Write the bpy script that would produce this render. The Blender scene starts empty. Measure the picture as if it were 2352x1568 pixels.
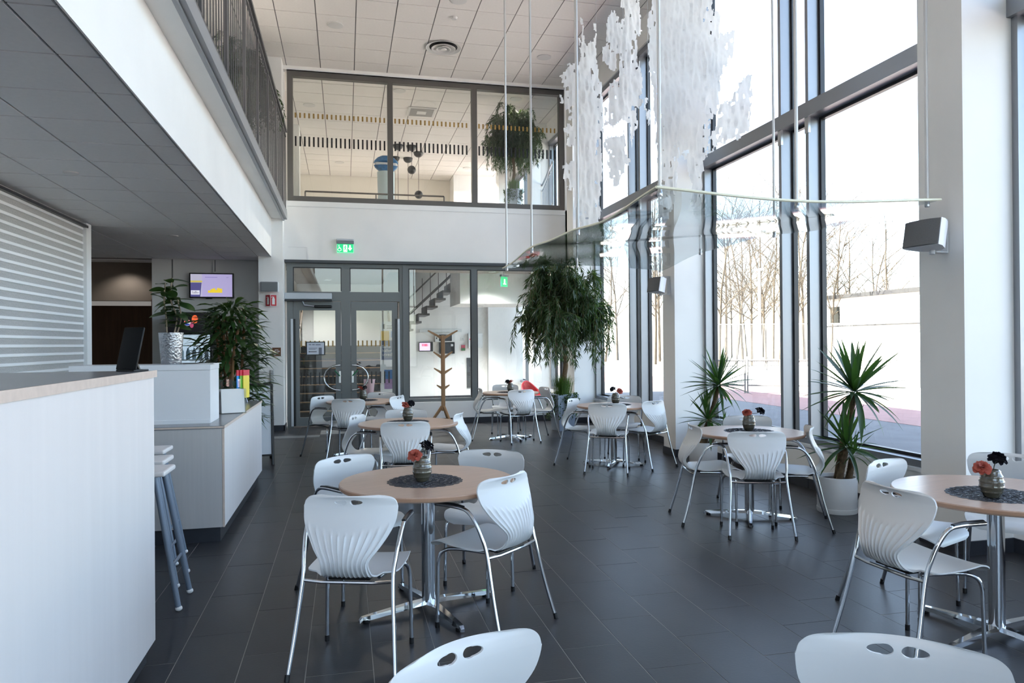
import bpy, bmesh, math, random
from mathutils import Vector, Matrix

sc = bpy.context.scene
col = sc.collection
PI = math.pi
R = math.radians

# ------------------------------------------------------------------ camera
F, H = 1653.64, 1.5
YAW, PITCH, ROLL = .227668, .0029277, -.007993
def _rot():
    cy, sy = math.cos(YAW), math.sin(YAW); cp, sp = math.cos(PITCH), math.sin(PITCH); cr, sr = math.cos(ROLL), math.sin(ROLL)
    A = Matrix(((cy, -sy, 0), (0, 0, -1), (sy, cy, 0)))
    B = Matrix(((1, 0, 0), (0, cp, sp), (0, -sp, cp)))
    C = Matrix(((cr, -sr, 0), (sr, cr, 0), (0, 0, 1)))
    return C @ B @ A
CR = _rot()
cam_d = bpy.data.cameras.new('camera')
cam_d.sensor_width = 36.0
cam_d.lens = F / 2352 * 36
cam_d.clip_start = .02
cam_d.clip_end = 400
cam = bpy.data.objects.new('camera', cam_d)
col.objects.link(cam)
m3 = Matrix((CR[0], -CR[1], -CR[2])).transposed()
cam.matrix_world = Matrix.Translation((0, 0, H)) @ m3.to_4x4()
sc.camera = cam

def _ray(x, y):
    return CR.transposed() @ Vector(((x - 1176) / F, (y - 784) / F, 1))
def pZ(x, y, z=0):
    d = _ray(x, y); t = (z - H) / d.z; return Vector((0, 0, H)) + d * t
def pY(x, y, Y):
    d = _ray(x, y); return Vector((0, 0, H)) + d * (Y / d.y)
def pX(x, y, X):
    d = _ray(x, y); return Vector((0, 0, H)) + d * (X / d.x)

# ------------------------------------------------------------------ world, sun, exposure
sc.view_settings.view_transform = 'Standard'
sc.view_settings.look = 'None'
sc.view_settings.gamma = 1.0
sc.view_settings.use_curve_mapping = False
sc.view_settings.exposure = 1.63
SUN_DIR = Vector((-1.0, .3, .98)).normalized()
w = bpy.data.worlds.new('World'); sc.world = w; w.use_nodes = True
nt = w.node_tree
bg = nt.nodes['Background']
sky = nt.nodes.new('ShaderNodeTexSky')
sky.sky_type = 'NISHITA'
sky.sun_disc = False
sky.sun_elevation = math.asin(SUN_DIR.z)
sky.sun_rotation = math.atan2(SUN_DIR.x, SUN_DIR.y)
sky.air_density = 1.0
sky.dust_density = 1.5
sky.ozone_density = 1.0
hz = nt.nodes.new('ShaderNodeMix'); hz.data_type = 'RGBA'; hz.inputs[0].default_value = .36
hz.inputs[7].default_value = (1.85, 1.9, 2.05, 1)
nt.links.new(sky.outputs[0], hz.inputs[6]); nt.links.new(hz.outputs[2], bg.inputs[0])
bg.inputs[1].default_value = .51
sl = bpy.data.lights.new('sun', 'SUN'); sl.energy = 22.0; sl.angle = R(.6); sl.color = (1, .95, .90)
so = bpy.data.objects.new('sun', sl); col.objects.link(so)
so.rotation_euler = SUN_DIR.to_track_quat('Z', 'Y').to_euler()
cy = sc.cycles
cy.use_denoising = True
cy.max_bounces = 16
cy.diffuse_bounces = 10
cy.glossy_bounces = 5
cy.transmission_bounces = 8
cy.transparent_max_bounces = 24
cy.sample_clamp_indirect = 8.0
cy.caustics_reflective = False

# ------------------------------------------------------------------ helpers
def lin(c):
    return tuple((v / 12.92 if v <= .04045 else ((v + .055) / 1.055) ** 2.4) for v in c)
def rgb(r, g, b):
    return lin((r / 255, g / 255, b / 255))

MATS = {}
def M(name, c=(.8, .8, .8), rough=.5, metal=0., var=0., vscale=8., stretch=(1, 1, 1), bump=0., bscale=40., emit=None, es=1., spec=.5, coat=0., trans=0., c2=None, subs=0.):
    if name in MATS: return MATS[name]
    m = bpy.data.materials.new(name); m.use_nodes = True
    t = m.node_tree; b = t.nodes['Principled BSDF']
    b.inputs['Base Color'].default_value = (*c, 1)
    b.inputs['Roughness'].default_value = rough
    b.inputs['Metallic'].default_value = metal
    b.inputs['Specular IOR Level'].default_value = spec
    b.inputs['Coat Weight'].default_value = coat
    if emit:
        b.inputs['Emission Color'].default_value = (*emit, 1); b.inputs['Emission Strength'].default_value = es
    if var or bump or c2:
        tc = t.nodes.new('ShaderNodeTexCoord'); mp = t.nodes.new('ShaderNodeMapping')
        mp.inputs['Scale'].default_value = stretch
        t.links.new(tc.outputs['Object'], mp.inputs[0])
        if var or c2:
            n = t.nodes.new('ShaderNodeTexNoise'); n.inputs['Scale'].default_value = vscale; n.inputs['Detail'].default_value = 5
            t.links.new(mp.outputs[0], n.inputs['Vector'])
            mx = t.nodes.new('ShaderNodeMix'); mx.data_type = 'RGBA'
            a = c if c2 else tuple(v * (1 - var) for v in c)
            e = c2 if c2 else tuple(min(1, v * (1 + var)) for v in c)
            mx.inputs[6].default_value = (*a, 1); mx.inputs[7].default_value = (*e, 1)
            rp = t.nodes.new('ShaderNodeMapRange'); rp.inputs[1].default_value = .3; rp.inputs[2].default_value = .7
            t.links.new(n.outputs[0], rp.inputs[0]); t.links.new(rp.outputs[0], mx.inputs[0])
            t.links.new(mx.outputs[2], b.inputs['Base Color'])
        if bump:
            n2 = t.nodes.new('ShaderNodeTexNoise'); n2.inputs['Scale'].default_value = bscale; n2.inputs['Detail'].default_value = 3
            t.links.new(mp.outputs[0], n2.inputs['Vector'])
            bp = t.nodes.new('ShaderNodeBump'); bp.inputs['Strength'].default_value = bump; bp.inputs['Distance'].default_value = .02
            t.links.new(n2.outputs[0], bp.inputs['Height']); t.links.new(bp.outputs[0], b.inputs['Normal'])
    MATS[name] = m
    return m

def glassM(name, tint=(.96, .98, .97), base=.04, gain=.8, rough=0., bump=0., bscale=3.):
    if name in MATS: return MATS[name]
    m = bpy.data.materials.new(name); m.use_nodes = True
    t = m.node_tree; t.nodes.clear()
    o = t.nodes.new('ShaderNodeOutputMaterial'); mix = t.nodes.new('ShaderNodeMixShader')
    tr = t.nodes.new('ShaderNodeBsdfTransparent'); tr.inputs[0].default_value = (*tint, 1)
    gl = t.nodes.new('ShaderNodeBsdfGlossy'); gl.inputs['Roughness'].default_value = rough
    lw = t.nodes.new('ShaderNodeLayerWeight'); lw.inputs[0].default_value = .5
    pw = t.nodes.new('ShaderNodeMath'); pw.operation = 'POWER'; pw.inputs[1].default_value = 5
    ml = t.nodes.new('ShaderNodeMath'); ml.operation = 'MULTIPLY_ADD'; ml.inputs[1].default_value = gain; ml.inputs[2].default_value = base
    t.links.new(lw.outputs['Facing'], pw.inputs[0]); t.links.new(pw.outputs[0], ml.inputs[0])
    t.links.new(ml.outputs[0], mix.inputs[0]); t.links.new(tr.outputs[0], mix.inputs[1]); t.links.new(gl.outputs[0], mix.inputs[2])
    if bump:
        tc = t.nodes.new('ShaderNodeTexCoord'); n = t.nodes.new('ShaderNodeTexNoise'); n.inputs['Scale'].default_value = bscale
        t.links.new(tc.outputs['Object'], n.inputs['Vector'])
        bp = t.nodes.new('ShaderNodeBump'); bp.inputs['Strength'].default_value = bump
        t.links.new(n.outputs[0], bp.inputs['Height']); t.links.new(bp.outputs[0], gl.inputs['Normal']); t.links.new(bp.outputs[0], lw.inputs['Normal'])
    t.links.new(mix.outputs[0], o.inputs[0])
    MATS[name] = m
    return m

def thinM(name, c, tc_, amt=.5, rough=.6, spec=.3):
    """leaf or fabric: diffuse with light coming through"""
    if name in MATS: return MATS[name]
    m = bpy.data.materials.new(name); m.use_nodes = True
    t = m.node_tree; b = t.nodes['Principled BSDF']; o = t.nodes['Material Output']
    b.inputs['Base Color'].default_value = (*c, 1); b.inputs['Roughness'].default_value = rough
    b.inputs['Specular IOR Level'].default_value = spec
    tcn = t.nodes.new('ShaderNodeTexCoord'); n = t.nodes.new('ShaderNodeTexNoise'); n.inputs['Scale'].default_value = 6
    t.links.new(tcn.outputs['Object'], n.inputs['Vector'])
    mx = t.nodes.new('ShaderNodeMix'); mx.data_type = 'RGBA'
    mx.inputs[6].default_value = (*[v * .7 for v in c], 1); mx.inputs[7].default_value = (*[min(1, v * 1.3) for v in c], 1)
    t.links.new(n.outputs[0], mx.inputs[0]); t.links.new(mx.outputs[2], b.inputs['Base Color'])
    tl = t.nodes.new('ShaderNodeBsdfTranslucent'); tl.inputs[0].default_value = (*tc_, 1)
    mix = t.nodes.new('ShaderNodeMixShader'); mix.inputs[0].default_value = amt
    t.links.new(b.outputs[0], mix.inputs[1]); t.links.new(tl.outputs[0], mix.inputs[2]); t.links.new(mix.outputs[0], o.inputs[0])
    MATS[name] = m
    return m

class MB:
    """collects shapes; build() links them as one mesh object"""
    def __init__(s): s.v = []; s.f = []
    def add(s, vs, fs):
        o = len(s.v); s.v += [tuple(p) for p in vs]; s.f += [tuple(i + o for i in q) for q in fs]; return s
    def box(s, x0, y0, z0, x1, y1, z1):
        x0, x1 = min(x0, x1), max(x0, x1); y0, y1 = min(y0, y1), max(y0, y1); z0, z1 = min(z0, z1), max(z0, z1)
        return s.add([(x0, y0, z0), (x1, y0, z0), (x1, y1, z0), (x0, y1, z0), (x0, y0, z1), (x1, y0, z1), (x1, y1, z1), (x0, y1, z1)],
                     [(0, 3, 2, 1), (4, 5, 6, 7), (0, 1, 5, 4), (1, 2, 6, 5), (2, 3, 7, 6), (3, 0, 4, 7)])
    def bbox(s, x0, y0, z0, x1, y1, z1, b=.005, seg=2):
        bm = bmesh.new(); bmesh.ops.create_cube(bm, size=1)
        c = Vector(((x0 + x1) / 2, (y0 + y1) / 2, (z0 + z1) / 2)); d = (abs(x1 - x0), abs(y1 - y0), abs(z1 - z0))
        for v in bm.verts: v.co = Vector((v.co.x * d[0], v.co.y * d[1], v.co.z * d[2])) + c
        bmesh.ops.bevel(bm, geom=bm.edges[:], offset=b, segments=seg, profile=.5, affect='EDGES')
        bm.verts.index_update()
        s.add([v.co[:] for v in bm.verts], [[v.index for v in f.verts] for f in bm.faces]); bm.free(); return s
    def tube(s, pts, r, n=8, caps=True, flat=1.):
        pts = [Vector(p) for p in pts]; k = len(pts)
        rs = r if isinstance(r, (list, tuple)) else [r] * k
        ts = []
        for i in range(k):
            a = pts[max(0, i - 1)]; b = pts[min(k - 1, i + 1)]; d = b - a
            ts.append(d.normalized() if d.length > 1e-9 else Vector((0, 0, 1)))
        up = Vector((0, 0, 1)) if abs(ts[0].z) < .9 else Vector((1, 0, 0))
        u = (up - ts[0] * up.dot(ts[0])).normalized(); vs = []
        for i in range(k):
            u = (u - ts[i] * u.dot(ts[i])).normalized(); w_ = ts[i].cross(u)
            for j in range(n):
                a = 2 * PI * j / n
                vs.append(pts[i] + u * (math.cos(a) * rs[i] * flat) + w_ * (math.sin(a) * rs[i]))
        fs = [(i * n + j, i * n + (j + 1) % n, (i + 1) * n + (j + 1) % n, (i + 1) * n + j) for i in range(k - 1) for j in range(n)]
        if caps: fs += [tuple(range(n - 1, -1, -1)), tuple(range((k - 1) * n, k * n))]
        return s.add(vs, fs)
    def lathe(s, prof, n=24, c=(0, 0, 0), close=False):
        vs = []; k = len(prof)
        for (r, z) in prof:
            for j in range(n):
                a = 2 * PI * j / n; vs.append((c[0] + r * math.cos(a), c[1] + r * math.sin(a), c[2] + z))
        fs = [(i * n + j, i * n + (j + 1) % n, (i + 1) * n + (j + 1) % n, (i + 1) * n + j) for i in range(k - 1) for j in range(n)]
        if prof[0][0] > 1e-6: fs.append(tuple(range(n - 1, -1, -1)))
        if prof[-1][0] > 1e-6 and not close: fs.append(tuple(range((k - 1) * n, k * n)))
        return s.add(vs, fs)
    def prism(s, poly, z0, z1, mp=None):
        """poly: 2D points, extruded z0..z1; mp maps (a,b,c) to a 3D point"""
        mp = mp or (lambda a, b, c: (a, b, c)); n = len(poly)
        vs = [mp(a, b, z0) for a, b in poly] + [mp(a, b, z1) for a, b in poly]
        fs = [tuple(range(n - 1, -1, -1)), tuple(range(n, 2 * n))] + [(i, (i + 1) % n, n + (i + 1) % n, n + i) for i in range(n)]
        return s.add(vs, fs)
    def ball(s, c, r, n=12, m=8, sq=(1, 1, 1)):
        vs = [(c[0], c[1], c[2] - r * sq[2])]
        for i in range(1, m):
            p = -PI / 2 + PI * i / m
            for j in range(n):
                a = 2 * PI * j / n
                vs.append((c[0] + r * sq[0] * math.cos(p) * math.cos(a), c[1] + r * sq[1] * math.cos(p) * math.sin(a), c[2] + r * sq[2] * math.sin(p)))
        vs.append((c[0], c[1], c[2] + r * sq[2])); L = len(vs) - 1
        fs = [(0, 1 + (j + 1) % n, 1 + j) for j in range(n)]
        for i in range(m - 2):
            for j in range(n):
                a = 1 + i * n; fs.append((a + j, a + (j + 1) % n, a + n + (j + 1) % n, a + n + j))
        a = 1 + (m - 2) * n; fs += [(a + j, a + (j + 1) % n, L) for j in range(n)]
        return s.add(vs, fs)
    def xf(s, mat):
        s.v = [tuple(mat @ Vector(p)) for p in s.v]; return s
    def mesh(s, name, mat, smooth=False, ang=40):
        me = bpy.data.meshes.new(name); me.from_pydata(s.v, [], s.f); me.validate()
        bm = bmesh.new(); bm.from_mesh(me); bmesh.ops.recalc_face_normals(bm, faces=bm.faces[:]); bm.to_mesh(me); bm.free()
        if mat: me.materials.append(mat)
        if smooth:
            me.polygons.foreach_set('use_smooth', [True] * len(me.polygons)); me.set_sharp_from_angle(angle=R(ang))
        me.update(); return me
    def build(s, name, mat, parent=None, smooth=False, ang=40, loc=None):
        o = bpy.data.objects.new(name, s.mesh(name, mat, smooth, ang)); col.objects.link(o)
        if parent: o.parent = parent
        if loc: o.location = loc
        return o

def tag(o, label=None, cat=None, group=None, kind=None):
    if label: o['label'] = label
    if cat: o['category'] = cat
    if group: o['group'] = group
    if kind: o['kind'] = kind
    return o
def thing(name, label, cat, loc=(0, 0, 0), rz=0., group=None):
    o = bpy.data.objects.new(name, None); col.objects.link(o); o.empty_display_size = .1
    o.location = loc; o.rotation_euler = (0, 0, rz)
    return tag(o, label, cat, group)
def inst(name, me, parent, loc=(0, 0, 0), rot=(0, 0, 0), scale=(1, 1, 1)):
    o = bpy.data.objects.new(name, me); col.objects.link(o); o.parent = parent
    o.location = loc; o.rotation_euler = rot; o.scale = scale; return o
def dup(root, loc=None, rz=None, label=None, group=None, parent=None):
    c = root.copy(); col.objects.link(c)
    if parent: c.parent = parent
    if loc is not None: c.location = loc
    if rz is not None: c.rotation_euler = (0, 0, rz)
    if label: c['label'] = label
    if group: c['group'] = group
    for ch in list(root.children): dup(ch, parent=c)
    return c
def struct(name, mb, mat, label, cat='structure', smooth=False):
    return tag(mb.build(name, mat, None, smooth), label, cat, kind='structure')

def text(name, s, size, loc, rot, mat, parent, ax='CENTER', ext=.0015, sx=1.):
    cu = bpy.data.curves.new(name, 'FONT'); cu.body = s; cu.size = size; cu.extrude = ext; cu.align_x = ax; cu.align_y = 'CENTER'; cu.resolution_u = 2
    t = bpy.data.objects.new(name, cu); me = bpy.data.meshes.new_from_object(t); bpy.data.objects.remove(t)
    me.materials.clear(); me.materials.append(mat)
    o = bpy.data.objects.new(name, me); col.objects.link(o); o.parent = parent; o.location = loc; o.rotation_euler = rot; o.scale = (sx, 1, 1)
    return o
FRONT = (PI / 2, 0, 0)          # text standing up, read from -Y
def bez(pts, k=8):
    """smooth polyline through points (Catmull-Rom)"""
    P = [Vector(p) for p in pts]; out = []
    for i in range(len(P) - 1):
        a = P[max(0, i - 1)]; b = P[i]; c = P[i + 1]; d = P[min(len(P) - 1, i + 2)]
        for j in range(k):
            t = j / k
            out.append(.5 * ((2 * b) + (c - a) * t + (2 * a - 5 * b + 4 * c - d) * t * t + (3 * b - a - 3 * c + d) * t ** 3))
    out.append(P[-1]); return out

# ------------------------------------------------------------------ materials
WHITE = M('white_paint', rgb(238, 237, 235), .55, var=.03, vscale=1.5)
WARMW = M('warm_white_paint', rgb(234, 228, 218), .6, var=.03, vscale=1.5)
GREYW = M('grey_wall_paint', rgb(226, 226, 226), .6, var=.03, vscale=2)
CEILT = M('ceiling_tile_felt', rgb(236, 231, 227), .85, var=.02, vscale=30)
CEILG = M('ceiling_grid_metal', rgb(128, 126, 126), .6)
SOFFT = M('soffit_tile_felt', rgb(226, 226, 226), .85, var=.02, vscale=30)
TILE = M('floor_tile_slate', rgb(55, 55, 58), .34, var=.14, vscale=3, bump=.02, bscale=60, spec=.26)
TILEL = M('floor_tile_pale', rgb(128, 130, 130), .4, var=.08, vscale=3)
GROUT = M('floor_grout', rgb(150, 147, 142), .8, var=.1)
SKIRT = M('skirting_tile', rgb(52, 54, 60), .3, var=.1)
ALU = M('grey_powder_aluminium', rgb(108, 112, 113), .42, .25)
ALUD = M('grey_frame_upper', rgb(98, 95, 92), .45, .2)
ANOD = M('anodised_mullion', rgb(146, 149, 154), .36, .6)
BEAD = M('dark_glazing_gasket', rgb(28, 30, 36), .4)
BLACK = M('black_plastic', rgb(18, 18, 20), .35)
CHROME = M('chrome', rgb(205, 208, 212), .08, 1.)
CHAIRW = M('white_polypropylene', rgb(214, 216, 218), .38, var=.015, vscale=3)
WOODT = M('pale_oak_laminate', rgb(184, 156, 138), .3, var=.09, vscale=5, stretch=(1, 14, 1), bump=.02, bscale=60)
LAMW = M('pale_ash_laminate', rgb(220, 215, 214), .5, var=.02, vscale=3, stretch=(6, 6, .25))
EDGE = M('plywood_edge', rgb(206, 188, 176), .5, var=.06, vscale=30)
WHITEG = M('white_gloss_board', rgb(228, 230, 234), .3)
STEEL = M('brushed_steel', rgb(190, 192, 196), .3, 1.)
RAILD = M('dark_rail_steel', rgb(96, 96, 100), .35, .6)
GLASS = glassM('window_glass')
GLASSI = glassM('partition_glass', (.94, .96, .95), .05, .8)
GOLD = M('gold_film', rgb(158, 128, 66), .5)
SUNW = M('wood_brown', rgb(160, 124, 88), .5, var=.12, vscale=6, stretch=(8, 8, .6))
LEAF = thinM('leaf_dark', rgb(44, 70, 36), rgb(90, 125, 40), .2, .32, .6)
LEAFY = thinM('leaf_yucca', rgb(38, 66, 36), rgb(100, 150, 50), .16, .35, .5)
BARK = M('bark', rgb(104, 84, 62), .85, var=.3, vscale=30, bump=.4, bscale=60)
SOIL = M('soil', rgb(48, 36, 28), .95, var=.3, vscale=60, bump=.6, bscale=80)
# ================================================================== STRUCTURE
CZ = 6.57          # hall ceiling
SZ = 3.06          # soffit under the balcony / ceiling of the vestibule
WX = 4.6           # inner face of the glazed side
YB = 13.6          # inner face of the back wall
FZ = 4.05          # upper floor

# ---- floor: slab with separate tiles
fl = struct('floor', MB().box(-9, -5, -.3, 4.75, 20, -.0012), GROUT, 'dark slate tiled floor running the whole hall', 'floor')
TW, TL, G = .3033, .6066, .004
tiles = []
cols = range(-14, 12)
for i in cols:
    x0 = 1.0264 + TW * i; x1 = x0 + TW
    off = TL / 2 if i % 2 else 0
    for j in range(-8, 28):
        y0 = 3.39 + off + TL * (j - 6); y1 = y0 + TL
        a0, a1, b0, b1 = x0 + G / 2, min(x1 - G / 2, WX), y0 + G / 2, min(y1 - G / 2, YB + .4 if x0 < 1.1 else YB)
        if a1 - a0 < .03 or b1 - b0 < .05: continue
        full = (x1 - G / 2 <= WX) and (y1 - G / 2 <= (YB + .4 if x0 < 1.1 else YB))
        c = Vector(((a0 + a1) / 2, (b0 + b1) / 2, 0)); q = CR @ (c - Vector((0, 0, H)))
        vis = q.z > .5 and abs(q.x / q.z) < .82 and -.6 < q.y / q.z < .56 and a1 > -1.0
        tiles.append((q.length if (vis and full) else 1e3 + q.length, a0, b0, a1, b1))
tiles.sort()
tme = MB().box(0, 0, -.03, TW - G, TL - G, 0).mesh('floor_tile', TILE)
rest = MB(); pale = []
for k, (d, a0, b0, a1, b1) in enumerate(tiles):
    if k < 290 and d < 900: inst('floor_tile', tme, fl, (a0, b0, random.Random(k).uniform(-.0006, .0004)))
    else: rest.box(a0, b0, -.03, a1, b1, 0)
tag(rest.build('floor_tile_field', TILE, fl), kind='stuff')
pt = MB()
for (xa, ya, xb, yb) in ((-1.6, 12.15, -.42, 12.45), (-.42, 12.5, -.12, 13.1), (-.1, 12.5, .2, 12.8)):
    pt.box(xa, ya, -.002, xb, yb, .0016)
pt.build('pale_inlay_tile', TILEL, fl)

# ---- ceilings
def ceil_field(parent, z, xs, ys, mat, th=.02, gap=.016, first=lambda x, y: True, name='ceiling_tile'):
    cache = {}; rest = MB(); n = 0
    for i in range(len(xs) - 1):
        for j in range(len(ys) - 1):
            sx, sy = xs[i + 1] - xs[i] - gap, ys[j + 1] - ys[j] - gap
            if first(xs[i], ys[j]) and n < 300:
                k = (round(sx, 3), round(sy, 3))
                if k not in cache: cache[k] = MB().box(0, 0, 0, sx, sy, th).mesh(name, mat)
                inst(name, cache[k], parent, (xs[i] + gap / 2, ys[j] + gap / 2, z)); n += 1
            else: rest.box(xs[i] + gap / 2, ys[j] + gap / 2, z, xs[i + 1] - gap / 2, ys[j + 1] - gap / 2, z + th)
    if rest.v: tag(rest.build(name + '_field', mat, parent), kind='stuff')
ce = struct('ceiling', MB().box(-9, -5, CZ + .012, 5.0, YB + .15, CZ + .3), CEILG, 'high white panel ceiling of the hall', 'ceiling')
xs = [-3.2, -2.804, -2.204, -1.604] + [-1.004 + .6 * k for k in range(10)] + [4.6]
ys = [-4.5] + [11.39 - .6 * k for k in range(26, 0, -1)] + [11.39, 11.99, 12.59, 13.19, YB + .1]
ceil_field(ce, CZ, xs, ys, CEILT, first=lambda x, y: y > 6.4 and x > -1.7)
so_ = struct('soffit', MB().box(-9, -5, SZ + .012, -1.26, 14.2, SZ + .3), CEILG, 'low grey panel ceiling under the balcony', 'ceiling')
xs = [-5.68, -5.08, -4.48, -3.88, -3.28, -2.68, -2.09, -1.49, -1.27]
ys = [-4.1 + .6 * k for k in range(30)]
ys = [4.28 + .6 * k for k in range(-14, 17)]
ceil_field(so_, SZ, xs, ys, SOFFT, first=lambda x, y: y > 3 and x > -3.9)
uc = struct('ceiling_upper_room', MB().box(-3, YB + .16, CZ + .012, 5.0, 23, CZ + .3), CEILG, 'white panel ceiling of the room behind the upper window', 'ceiling')
xs = [-2.8, -2.204, -1.604] + [-1.004 + .6 * k for k in range(10)] + [4.6]
ys = [13.79 + .6 * k for k in range(15)]
ceil_field(uc, CZ, xs, ys, CEILT, first=lambda x, y: x > -1.7)

# ---- roof and outer shell (keeps sun and sky where they belong)
struct('roof', MB().box(-10, -6, CZ + .32, 5.3, 24, CZ + .6), GREYW, 'flat roof over the building', 'roof')
struct('wall_left', MB().box(-9.2, -5, -.3, -9, 24, CZ + .3), GREYW, 'outer wall far behind the counters', 'wall')
struct('wall_front', MB().box(-9, -5.2, -.3, -1.4, -5, CZ + .3).box(-1.4, -5.2, -.3, 5, -5, .45).box(-1.4, -5.2, 5.9, 5, -5, CZ + .3).box(3.17, -5.2, .45, 5, -5, 5.9), WHITE, 'white wall behind the viewer', 'wall')
struct('wall_rear', MB().box(-9, 22.2, -.3, 5, 22.4, CZ + .3), WARMW, 'cream wall at the end of the upper room', 'wall')

# unseen glazed end behind the viewer, added to let in more daylight
wf_ = bpy.data.objects.new('window_9', None); col.objects.link(wf_); wf_.location = (-1.4, -5.15, .45)
tag(wf_, 'added glazed end wall behind the viewer, for fill light', 'window', kind='structure')
for k in range(4): MB().box(k * 1.5, 0, 0, k * 1.5 + .07, .1, 5.45).build('mullion', ANOD, wf_)
for z_ in (0, 2.7, 5.38): MB().box(.07, 0, z_, 4.57, .1, z_ + .07).build('rail', ANOD, wf_)
for k in range(3):
    for z_ in (.07, 2.77): MB().box(k * 1.5 + .07, .045, z_, k * 1.5 + 1.5, .055, z_ + 2.63).build('pane', GLASS, wf_)
# ---- back wall
bw = MB().box(-1.06, YB, 3.045, 4.75, YB + .3, 4.12).box(-1.06, YB, 6.5, 4.75, YB + .14, CZ).box(1.17, YB, 0, 4.75, YB + .3, .41)
bw.box(4.25, YB, .41, 4.75, YB + .3, CZ)
wb = struct('wall_back', bw, WHITE, 'white wall band between the door glazing and the upper window', 'wall')
MB().box(-1.0, YB - .012, 4.02, 4.25, YB, 4.03).box(-1.0, YB - .006, 3.28, -.66, YB, 3.285).box(-.668, YB - .006, 3.05, -.66, YB, 3.285).build('panel_joint', GREYW, wb)
struct('pier_left', MB().box(-1.47, 13.25, 0, -1.06, 13.95, CZ), WHITE, 'white pier with fire sign left of the glass door', 'wall')
struct('baseboard_pier', MB().box(-1.475, 13.238, 0, -1.045, 13.25, .1).box(-1.06, 13.238, 0, -1.045, 13.7, .1), SKIRT, 'dark tile skirting of the white pier', 'baseboard')
struct('baseboard_back', MB().box(1.17, YB - .012, 0, 4.2, YB, .1), SKIRT, 'dark tile skirting under the inner window', 'baseboard')
# wall with the television, corridor beyond
wt = struct('wall_television', MB().box(-3.35, 13.95, 0, -1.47, 14.1, SZ + .02), GREYW, 'grey wall carrying the television', 'wall')
MB().box(-3.02, 13.944, 0, -3.0, 13.95, SZ).box(-2.3, 13.944, 2.85, -2.285, 13.95, SZ).build('panel_joint', M('joint_grey', rgb(120, 122, 124), .6), wt)
BROWN = M('brown_wood_panel', rgb(96, 66, 48), .5, var=.15, vscale=3, stretch=(6, 6, .5))
struct('wall_corridor', MB().box(-9, 16.4, 0, -3.35, 16.5, 2.35).box(-3.4, 14.1, 0, -3.3, 16.4, 2.35), BROWN, 'dark brown panelled corridor wall', 'wall')
struct('wall_corridor_lintel', MB().box(-9, 14.6, 2.35, -3.35, 14.75, SZ), M('taupe_paint', rgb(120, 108, 96), .7), 'taupe lintel over the dark corridor', 'wall')
struct('ceiling_corridor', MB().box(-9, 14.2, SZ, -1.4, 22, SZ + .1), SOFFT, 'dim corridor ceiling', 'ceiling')

# ---- balcony beam, slab edge
struct('balcony_beam', MB().box(-1.6, -5, SZ + .06, -1.262, 13.4, 3.735).box(-1.262, -5, SZ - .004, -1.25, 13.4, 3.735), WHITE, 'white beam face along the balcony edge', 'beam')
bs = MB().box(-9, -5, 3.735, -1.06, 13.4, FZ)
struct('balcony_slab', bs, WHITE, 'pale slab edge that overhangs the balcony beam', 'slab')
struct('wall_balcony', MB().box(-3.35, -5, FZ, -3.2, 13.9, CZ), M('balcony_wall_grey', rgb(214, 212, 210), .6), 'wall at the back of the balcony', 'wall')
struct('trim_balcony', MB().box(-1.06, -5, 3.70, -1.03, 13.3, 3.73).box(-1.03, -5, 3.725, -.985, 13.3, 3.86), M('edge_channel_grey', rgb(150, 152, 156), .4, .5), 'grey steel channel at the foot of the balcony railing', 'trim')
rl = thing('balcony_railing', 'dark steel balcony railing with close vertical bars', 'railing', (-1.0, 0, 3.75))
bar = MB().box(-.004, -.006, .1, .004, .006, 1.5).mesh('baluster', RAILD)
y = 2.05; k = 0
pm = MB().box(-.012, -.03, .02, .012, .03, 1.52).mesh('post', RAILD)
while y < 13.25:
    inst('post' if k % 9 == 0 else 'baluster', pm if k % 9 == 0 else bar, rl, (0, y, 0)); y += .13; k += 1
MB().box(-.035, 1.9, 1.5, .03, 13.25, 1.545).build('handrail', RAILD, rl)
MB().box(-.012, 1.9, .1, .012, 13.25, .14).box(-.012, 1.9, 1.42, .012, 13.25, 1.45).build('rail', RAILD, rl)
MB().box(-.06, 1.9, .12, -.05, 13.25, 1.4).build('glass_infill', glassM('rail_glass', (.97, .98, .98), .03, .35), rl)

# ---- pillars on the glazed side
PIL = [(-4.85, -4.45), (-.35, .05), (4.17, 4.57), (8.69, 9.05), (12.95, 13.33), (16.0, 16.4), (19.6, 20.0)]
PX0, PX1 = 4.2, 4.62
names = ['behind the viewer', 'just outside the right edge', 'nearest the right table, carrying the large loudspeaker', 'between the two yuccas and the far bay, carrying the smaller loudspeaker', 'behind the weeping tree', 'outside the inner window', 'at the end of the entrance']
for (a, b), nm in zip(PIL, names):
    p = struct('pillar', MB().box(PX0, a, 0, PX1, b, CZ), WHITE, 'square white pillar ' + nm, 'pillar')
    if a < 13: MB().box(PX0 - .012, a - .012, 0, PX0, b + .012, .1).box(PX0, a - .012, 0, PX1, a, .1).build('skirting', SKIRT, p)

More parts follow.
